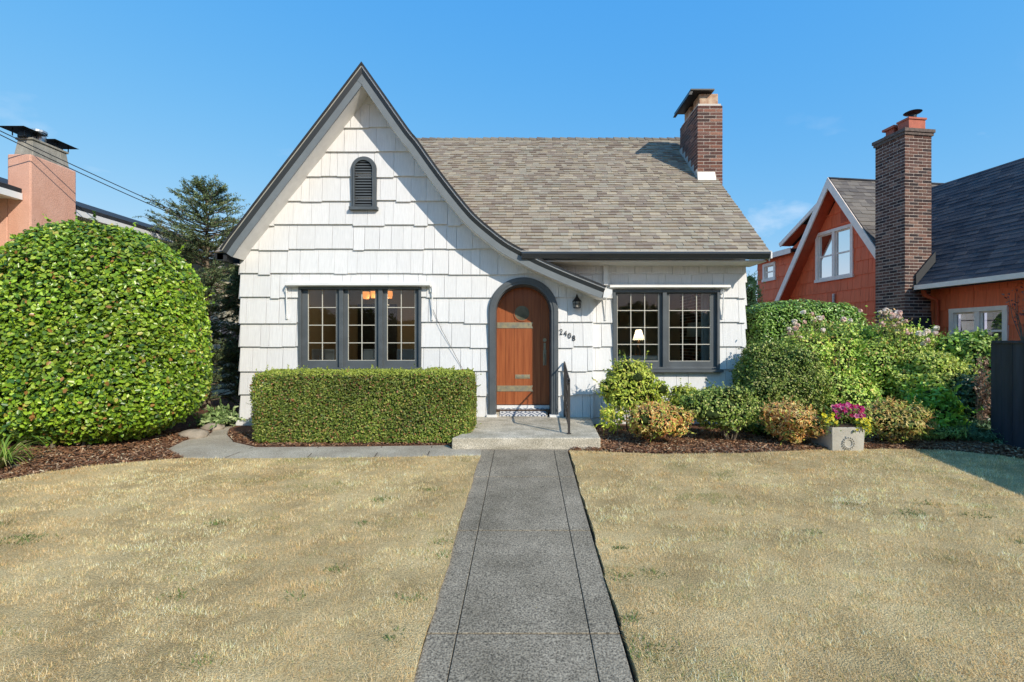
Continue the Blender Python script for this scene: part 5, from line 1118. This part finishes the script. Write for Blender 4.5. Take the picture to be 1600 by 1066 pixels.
rose('taller rose shrub with pale pink blooms in front of the red house chimney', [(rx_(1400), 8.45, 0.98, 0.62, 0.5, 0.64, 2.2), (rx_(1392), 8.5, 1.42, 0.46, 0.4, 0.33, 2), (rx_(1440), 8.3, 1.20, 0.50, 0.4, 0.38, 2), (rx_(1362), 8.2, 1.05, 0.38, 0.35, 0.40, 2)], 21000, 42, [(1384, 490, 5), (1398, 493, 6), (1408, 502, 5), (1387, 504, 4), (1410, 516, 3), (1455, 517, 6), (1420, 519, 3), (1375, 541, 1), (1446, 532, 2), (1436, 524, 2)], 8.15)
# vine mass by the fence, light green broadleaf, dark ivy, conifer fronds
shrub_px('leafy_vine', 'broad leaved green vine mounded over the fence top under the red house window', 1462, 1564, 514, 640, 8.1, [(0.15, 0.27, 0.04), (0.25, 0.37, 0.07), (0.38, 0.47, 0.15), (0.07, 0.13, 0.025)], [4, 4, 3, 2], 12000, 0.06, 0.036, 43, ry=0.55, cs=0.85, lobn=9)
shrub_px('mock_orange', 'yellow green leafy shrub in the middle of the right bed, right of the roses', 1410, 1530, 552, 660, 7.7, [(0.34, 0.42, 0.07), (0.48, 0.54, 0.11), (0.19, 0.28, 0.045), (0.55, 0.56, 0.18)], [4, 4, 2.5, 1.5], 15000, 0.052, 0.024, 44, ry=0.5, cs=0.75, lobn=12, topc=((0.42, 0.46, 0.10), 0.5, 0.4))
shrub_px('broadleaf_shrub', 'bright fresh green broad leaved plant right of the golden dwarf shrub', 1412, 1502, 606, 672, 7.25, [(0.17, 0.31, 0.03), (0.27, 0.42, 0.05), (0.10, 0.21, 0.03)], [4, 3, 2], 3800, 0.085, 0.034, 45, ry=0.32, cs=0.7, m_=M_leaf, up=0.5)
shrub_px('ivy', 'dark blue green ivy mound against the fence', 1478, 1572, 590, 692, 7.35, [(0.035, 0.085, 0.04), (0.06, 0.12, 0.055), (0.10, 0.17, 0.085), (0.025, 0.055, 0.03)], [4, 4, 2, 2], 9500, 0.045, 0.036, 46, ry=0.35, cs=0.82, m_=M_leaf, zb=0.02)
shrub_px('ground_cover_fern', 'low feathery yellow green fern in front of the bright green plant', 1440, 1510, 664, 702, 6.9, [(0.24, 0.32, 0.07), (0.34, 0.40, 0.11), (0.13, 0.20, 0.05)], [3, 3, 2], 3600, 0.05, 0.012, 47, ry=0.22, cs=0.65, zb=0.0)
shrub_px('spreading_juniper', 'low blue green spreading juniper at the foot of the fence', 1490, 1592, 664, 704, 6.9, [(0.06, 0.13, 0.06), (0.10, 0.19, 0.09), (0.15, 0.24, 0.12)], [3, 3, 2], 7000, 0.055, 0.010, 48, ry=0.22, cs=0.65, zb=0.0)
shrub_px('low_groundcover', 'dark green low growth between the round shrub and the left dwarf shrubs', 1160, 1230, 655, 698, 7.4, DG_, [4, 2, 4, 1, .3], 3200, 0.04, 0.02, 49, ry=0.3, cs=0.7, zb=0.0)
# dry brown plant hanging on the fence
def dry(name, label, centre, spread, n, nt_, seed, col, L=0.05, W=0.02):
    r = np.random.RandomState(seed); rs = random.Random(seed); t = thing(name, (centre[0], centre[1], 0), label, 'plant'); b = MB(); Ps = []
    for i in range(nt_):
        e = Vector((centre[0]+rs.gauss(0, spread[0]), centre[1]+rs.gauss(0, spread[1]), centre[2]+rs.gauss(0, spread[2]))); s_ = Vector((centre[0]-0.05, centre[1]+0.1, max(0.02, centre[2]-0.75))); m_ = s_.lerp(e, 0.5)+Vector((rs.uniform(-.06, .06), 0, rs.uniform(0, .1))); b.tube([s_, m_, e], [0.008, 0.005, 0.003], 5)
        for k in range(n//nt_): q = s_.lerp(e, rs.uniform(0.5, 1.05)); Ps.append((q.x+rs.gauss(0, .03), q.y+rs.gauss(0, .03), q.z+rs.gauss(0, .03)))
    b.build('twigs', M_twig, t); Ps = np.array(Ps); raw_mesh('dry_leaves', *leaves(Ps, r.normal(size=Ps.shape), L, W, pick(col, [1]*len(col), len(Ps), r), r), M_leafm, t)
dry('withered_vine', 'withered brown vine hanging against the dark fence', (6.74, 7.0, 0.85), (0.09, 0.10, 0.25), 700, 12, 51, [(0.28, 0.16, 0.10), (0.38, 0.25, 0.17), (0.17, 0.10, 0.07)])
p = P(1590, 470, 8.3)
dry('plum_sapling', 'thin bare branched sapling with small purple leaves at the right edge, above the fence', (p.x+0.25, p.y, p.z+0.0), (0.22, 0.15, 0.34), 260, 16, 52, [(0.16, 0.05, 0.05), (0.25, 0.09, 0.07), (0.35, 0.18, 0.12)], 0.045, 0.022)

# concrete planter with flowers
pcx_, pd = PX(1325, 6.35), 6.35
d0 = 6.30; xa, xb = PX(1300, d0), PX(1352, d0); zt_ = PZ(668, d0); yb_ = 6.78
t = thing('planter', ((xa+xb)/2, 6.5, 0), 'square tapered concrete planter with a raised round wreath on its front', 'planter')
b = MB(); e = 0.012
b.hexa(((xa+e, d0+e, -0.01), (xb-e, d0+e, -0.01), (xb-e, yb_-e, -0.01), (xa+e, yb_-e, -0.01), (xa, d0, zt_-0.002), (xb, d0, zt_-0.002), (xb, yb_, zt_-0.002), (xa, yb_, zt_-0.002))); b.build('pot', M_planter, t, bevel=0.008)
b = MB(); b.box(xa+0.03, xb-0.03, d0+0.03, yb_-0.03, zt_-0.001, zt_+0.01); b.build('potting_soil', M_soil, t)
b = MB(); wx_, wz_ = (xa+xb)/2+0.0, PZ(693, d0)-0.0
for k in range(16):
    a = 2*math.pi*k/16; b.lathe((wx_+0.075*math.cos(a), d0-0.004, wz_+0.075*math.sin(a)), [(0.001, -0.012), (0.010, -0.006), (0.010, 0.006), (0.001, 0.012)], 6)
b.tube([(wx_+0.055*math.cos(2*math.pi*k/20), d0+0.004, wz_+0.055*math.sin(2*math.pi*k/20)) for k in range(21)], 0.010, 6); b.build('wreath_relief', M_planter, t)
def flowers(name, label, spots, rad, cols, seed, leafn, cen, group=None, eye=None):
    t = thing(name, cen, label, 'flowers', group); rs = random.Random(seed); r = np.random.RandomState(seed); Ps = []
    for (px_, py_) in spots:
        d = rs.uniform(6.26, 6.62); p = P(px_, py_, d); o = bpy.data.objects.new('bloom', None)
        col = rs.choice(cols); b = MB(); n = 5
        ax = Vector((rs.uniform(-.5, .5), -1, rs.uniform(0.1, .9))).normalized(); u_ = ax.cross(Vector((0, 0, 1))).normalized(); v_ = ax.cross(u_); rr_ = rad*rs.uniform(0.8, 1.2)
        c0 = b.V(p-ax*0.006, eye or col); ring = []
        for k in range(20):
            a = 2*math.pi*k/20; q = rr_*(0.82+0.18*math.cos(5*a)); ring.append(b.V(p+(u_*math.cos(a)+v_*math.sin(a))*q+ax*0.008, tuple(min(1, c*rs.uniform(.85, 1.1)) for c in col)))
        for k in range(20): b.f.append([c0, ring[k], ring[(k+1) % 20]])
        b.build('bloom', M_petal, t)
        for k in range(leafn): Ps.append((p.x+rs.gauss(0, .05), d+rs.gauss(0.03, .05), p.z-abs(rs.gauss(0.02, .04))))
    Ps = np.array(Ps); raw_mesh('foliage', *leaves(Ps, r.normal(size=Ps.shape)+np.array([0, -0.5, 0.6]), 0.03, 0.018, pick([(0.13, 0.22, 0.03), (0.25, 0.33, 0.05), (0.08, 0.14, 0.02)], [1, 1, 1], len(Ps), r), r), M_leafm, t)
rs = random.Random(9)
flowers('petunias', 'bright magenta pink petunias in the middle of the concrete planter', [(rs.uniform(1304, 1346), 0) for _ in range(0)]+[(x, 646-8*math.cos((x-1325)/22)+rs.uniform(-6, 12)) for x in [rs.uniform(1302, 1349) for _ in range(85)]], 0.034, [(0.72, 0.05, 0.28), (0.80, 0.10, 0.40), (0.62, 0.03, 0.18), (0.85, 0.28, 0.50)], 61, 9, (2+(1325-812)/760*6.4-2, 6.45, zt_), eye=(0.30, 0.01, 0.08))
flowers('yellow_bells', 'bright yellow flowers spilling over the left corner of the planter', [(rs.uniform(1284, 1308), rs.uniform(646, 662)) for _ in range(46)]+[(1293, 669), (1313, 668), (1300, 672)], 0.025, [(0.85, 0.75, 0.05), (0.88, 0.82, 0.15)], 62, 9, (xa+0.02, 6.4, zt_))
flowers('yellow_bells', 'bright yellow flowers spilling over the right corner of the planter', [(rs.uniform(1338, 1361), rs.uniform(653, 675)) for _ in range(62)]+[(1320, 669), (1329, 674)], 0.025, [(0.85, 0.75, 0.05), (0.88, 0.82, 0.15)], 63, 9, (xb, 6.4, zt_))

# spruce between the houses
def spruce(cx, cy, H, label, seed, prof, nb=360):
    rs = random.Random(seed); r = np.random.RandomState(seed); t = thing('spruce', (cx, cy, 0), label, 'tree')
    b = MB(); b.tube([(cx, cy, -0.05), (cx+0.03, cy, H*0.5), (cx, cy, H-0.1)], [0.08, 0.04, 0.008], 8); b.build('trunk', M_twig, t)
    bt = MB(); Ps, Ts = [], []
    for i in range(nb):
        z = H*(0.06+0.94*rs.random()**0.85); R_ = np.interp(z/H, [p_[0] for p_ in prof], [p_[1] for p_ in prof])*rs.uniform(0.55, 1.15); a = rs.uniform(0, 6.28)
        s_ = Vector((cx, cy, z-0.15)); e = Vector((cx+R_*math.cos(a), cy+R_*math.sin(a), z+rs.uniform(-0.15, 0.18)*R_+0.10)); mid = s_.lerp(e, 0.55)-Vector((0, 0, 0.05*R_)); bt.tube([s_, mid, e], [0.014, 0.009, 0.004], 5)
        for k in range(11):
            f = rs.uniform(0.25, 1.0); base = (s_.lerp(mid, f/0.55) if f < 0.55 else mid.lerp(e, (f-0.55)/0.45)); dr_ = (e-s_).normalized(); sd = Vector((-dr_.y, dr_.x, 0))*rs.choice([-1, 1]); tw = (dr_*rs.uniform(0.5, 1)+sd*rs.uniform(0.3, 1)+Vector((0, 0, rs.uniform(-0.25, 0.35)))).normalized()*rs.uniform(0.14, 0.32)*(1.15-0.4*f)
            n_ = 26
            for q in range(n_): w_ = base+tw*(q/n_); Ps.append(w_); Ts.append(tw.normalized()*0.9)
    bt.build('branches', M_twig, t); Ps = np.array([tuple(p_) for p_ in Ps])+r.normal(size=(len(Ps), 3))*0.007; Ts = np.array([tuple(p_) for p_ in Ts]); rd = unit(r.normal(size=Ps.shape)); tips = unit(Ts+rd)
    c = pick([(0.12, 0.17, 0.075), (0.17, 0.23, 0.10), (0.24, 0.30, 0.14), (0.07, 0.11, 0.05), (0.26, 0.18, 0.09)], [4, 4, 2, 3, 0.5], len(Ps), r, Ps, 3, 0.3)
    raw_mesh('needles', *leaves(Ps+tips*0.016, np.cross(tips, rd)+1e-3, 0.048, 0.012, c, r, jitter=0.1, shape=4, tdir=tips*3), M_needle, t)
spruce(-6.5, 10.1, 4.6, 'dark spruce tree with ragged top between the big bush and the cottage', 71, [(0, 1.0), (0.35, 1.15), (0.6, 1.05), (0.8, 1.0), (0.9, 0.8), (0.97, 0.5), (1, 0.15)], 270)
spruce(-5.65, 10.2, 3.2, 'shorter dark spruce against the left side of the cottage', 72, [(0, 0.6), (0.5, 0.7), (1, 0.2)], 190)
shrub_px('fern_clump', 'pale green leafy clump beside the side path behind the big bush', 318, 374, 643, 676, 8.2, [(0.20, 0.28, 0.10), (0.32, 0.38, 0.18), (0.10, 0.16, 0.05)], [3, 2, 3], 1500, 0.09, 0.03, 73, ry=0.3, cs=0.6, zb=0.0)
# tree beyond the wing's right corner and distant greens
shrub_px('conifer', 'feathery green conifer visible between the cottage and the red house', 1160, 1184, 425, 520, 13.5, [(0.10, 0.17, 0.06), (0.16, 0.24, 0.08)], [1, 1], 5000, 0.07, 0.02, 74, ry=0.5, cs=0.6, zb=0.0, cat='tree')
# rocks beside the path
rs = random.Random(4)
for i, (px_, py_, s_, lab) in enumerate(((305, 683, 0.16, 'tan garden rock nearest the side path by the big bush'), (332, 671, 0.13, 'dark garden rock under the pale leafy clump'))):
    x, y = G(px_, py_); b = MB(); 
    for ii in range(9):
        pass
    nu, nv = 12, 8; rows = []
    for a_ in range(nv+1):
        ph = -math.pi/2+math.pi*a_/nv; row = []
        for c_ in range(nu):
            an = 2*math.pi*c_/nu; d = Vector((math.cos(ph)*math.cos(an), math.cos(ph)*math.sin(an), math.sin(ph))); k = s_*(1+0.35*mnoise.noise(d*1.5+Vector((i*5, 0, 0)))); row.append(b.V((x+d.x*k*1.3, y+d.y*k, 0.03+d.z*k*0.55)))
        rows.append(row)
    for a_ in range(nv):
        for c_ in range(nu): b.f.append([rows[a_][c_], rows[a_][(c_+1) % nu], rows[a_+1][(c_+1) % nu], rows[a_+1][c_]])
    tag(b.build('garden_rock', M_rock, loc=(x, y, 0), smooth=True), lab, 'rock', 'rocks by the side path')
# strappy plant at the left edge
def strap_plant(cx, cy, n, label, seed):
    rs = random.Random(seed); t = thing('strap_leaf_plant', (cx, cy, 0), label, 'plant'); V, Fz, Cc = [], [], []
    for i in range(n):
        a = rs.uniform(0, 6.28); Ln = rs.uniform(0.35, 0.75); w0 = rs.uniform(0.007, 0.013); h = rs.uniform(0.6, 1.3); pts = []
        for k in range(9):
            s_ = k/8; rr_ = Ln*s_*0.75; z = gz(cy)+0.01+Ln*h*0.6*math.sin(min(s_*2.6, 2.6))*0.7; pts.append(Vector((cx+rs.uniform(-.0, .0)+(0.05+rr_)*math.cos(a), cy+(0.05+rr_)*math.sin(a), z)))
        sd = Vector((-math.sin(a), math.cos(a), 0)); c = rs.choice([(0.24, 0.36, 0.05), (0.36, 0.45, 0.08), (0.15, 0.26, 0.04), (0.45, 0.40, 0.18)])
        b0 = len(V)
        for k, p_ in enumerate(pts): wd = w0*(1-(k/8)**2*0.9); V += [tuple(p_-sd*wd), tuple(p_+sd*wd)]; Cc += [c, c]
        for k in range(8): Fz.append([b0+2*k, b0+2*k+1, b0+2*k+3, b0+2*k+2])
    raw_mesh('leaves', np.array(V), np.array(Fz), np.array(Cc), M_leafm, t)
x, y = G(-8, 735); strap_plant(x, y, 110, 'bright green strap leaved plant at the left edge of the lawn', 81)
r = np.random.RandomState(90); TB = []
for i in range(17):
    x = -40+i*5+r.uniform(-1, 1); h = r.uniform(4.0, 6.5); TB.append((x, -27+r.uniform(-2, 2), h*0.52-0.7, r.uniform(2.6, 3.8), 2.4, h*0.5, 2.4))
P_, N_ = blob_points(26000, TB, r, 0.5, 0.5, 0.8, 90, -0.6); b = core('tmp', TB, 0.9, M_core, None, (0.03, 0.045, 0.012), -0.65); b.name = 'distant_tree_line'; tag(b, kind='stuff')
tag(raw_mesh('distant_tree_leaves', *leaves(P_, N_, 0.5, 0.32, pick([(0.10, 0.15, 0.03), (0.16, 0.21, 0.05), (0.06, 0.09, 0.02)], [3, 2, 2], len(P_), r), r, shape=4), M_leafm), kind='stuff')
for k in list(bpy.data.objects):
    if '_loc' in k: del k['_loc']
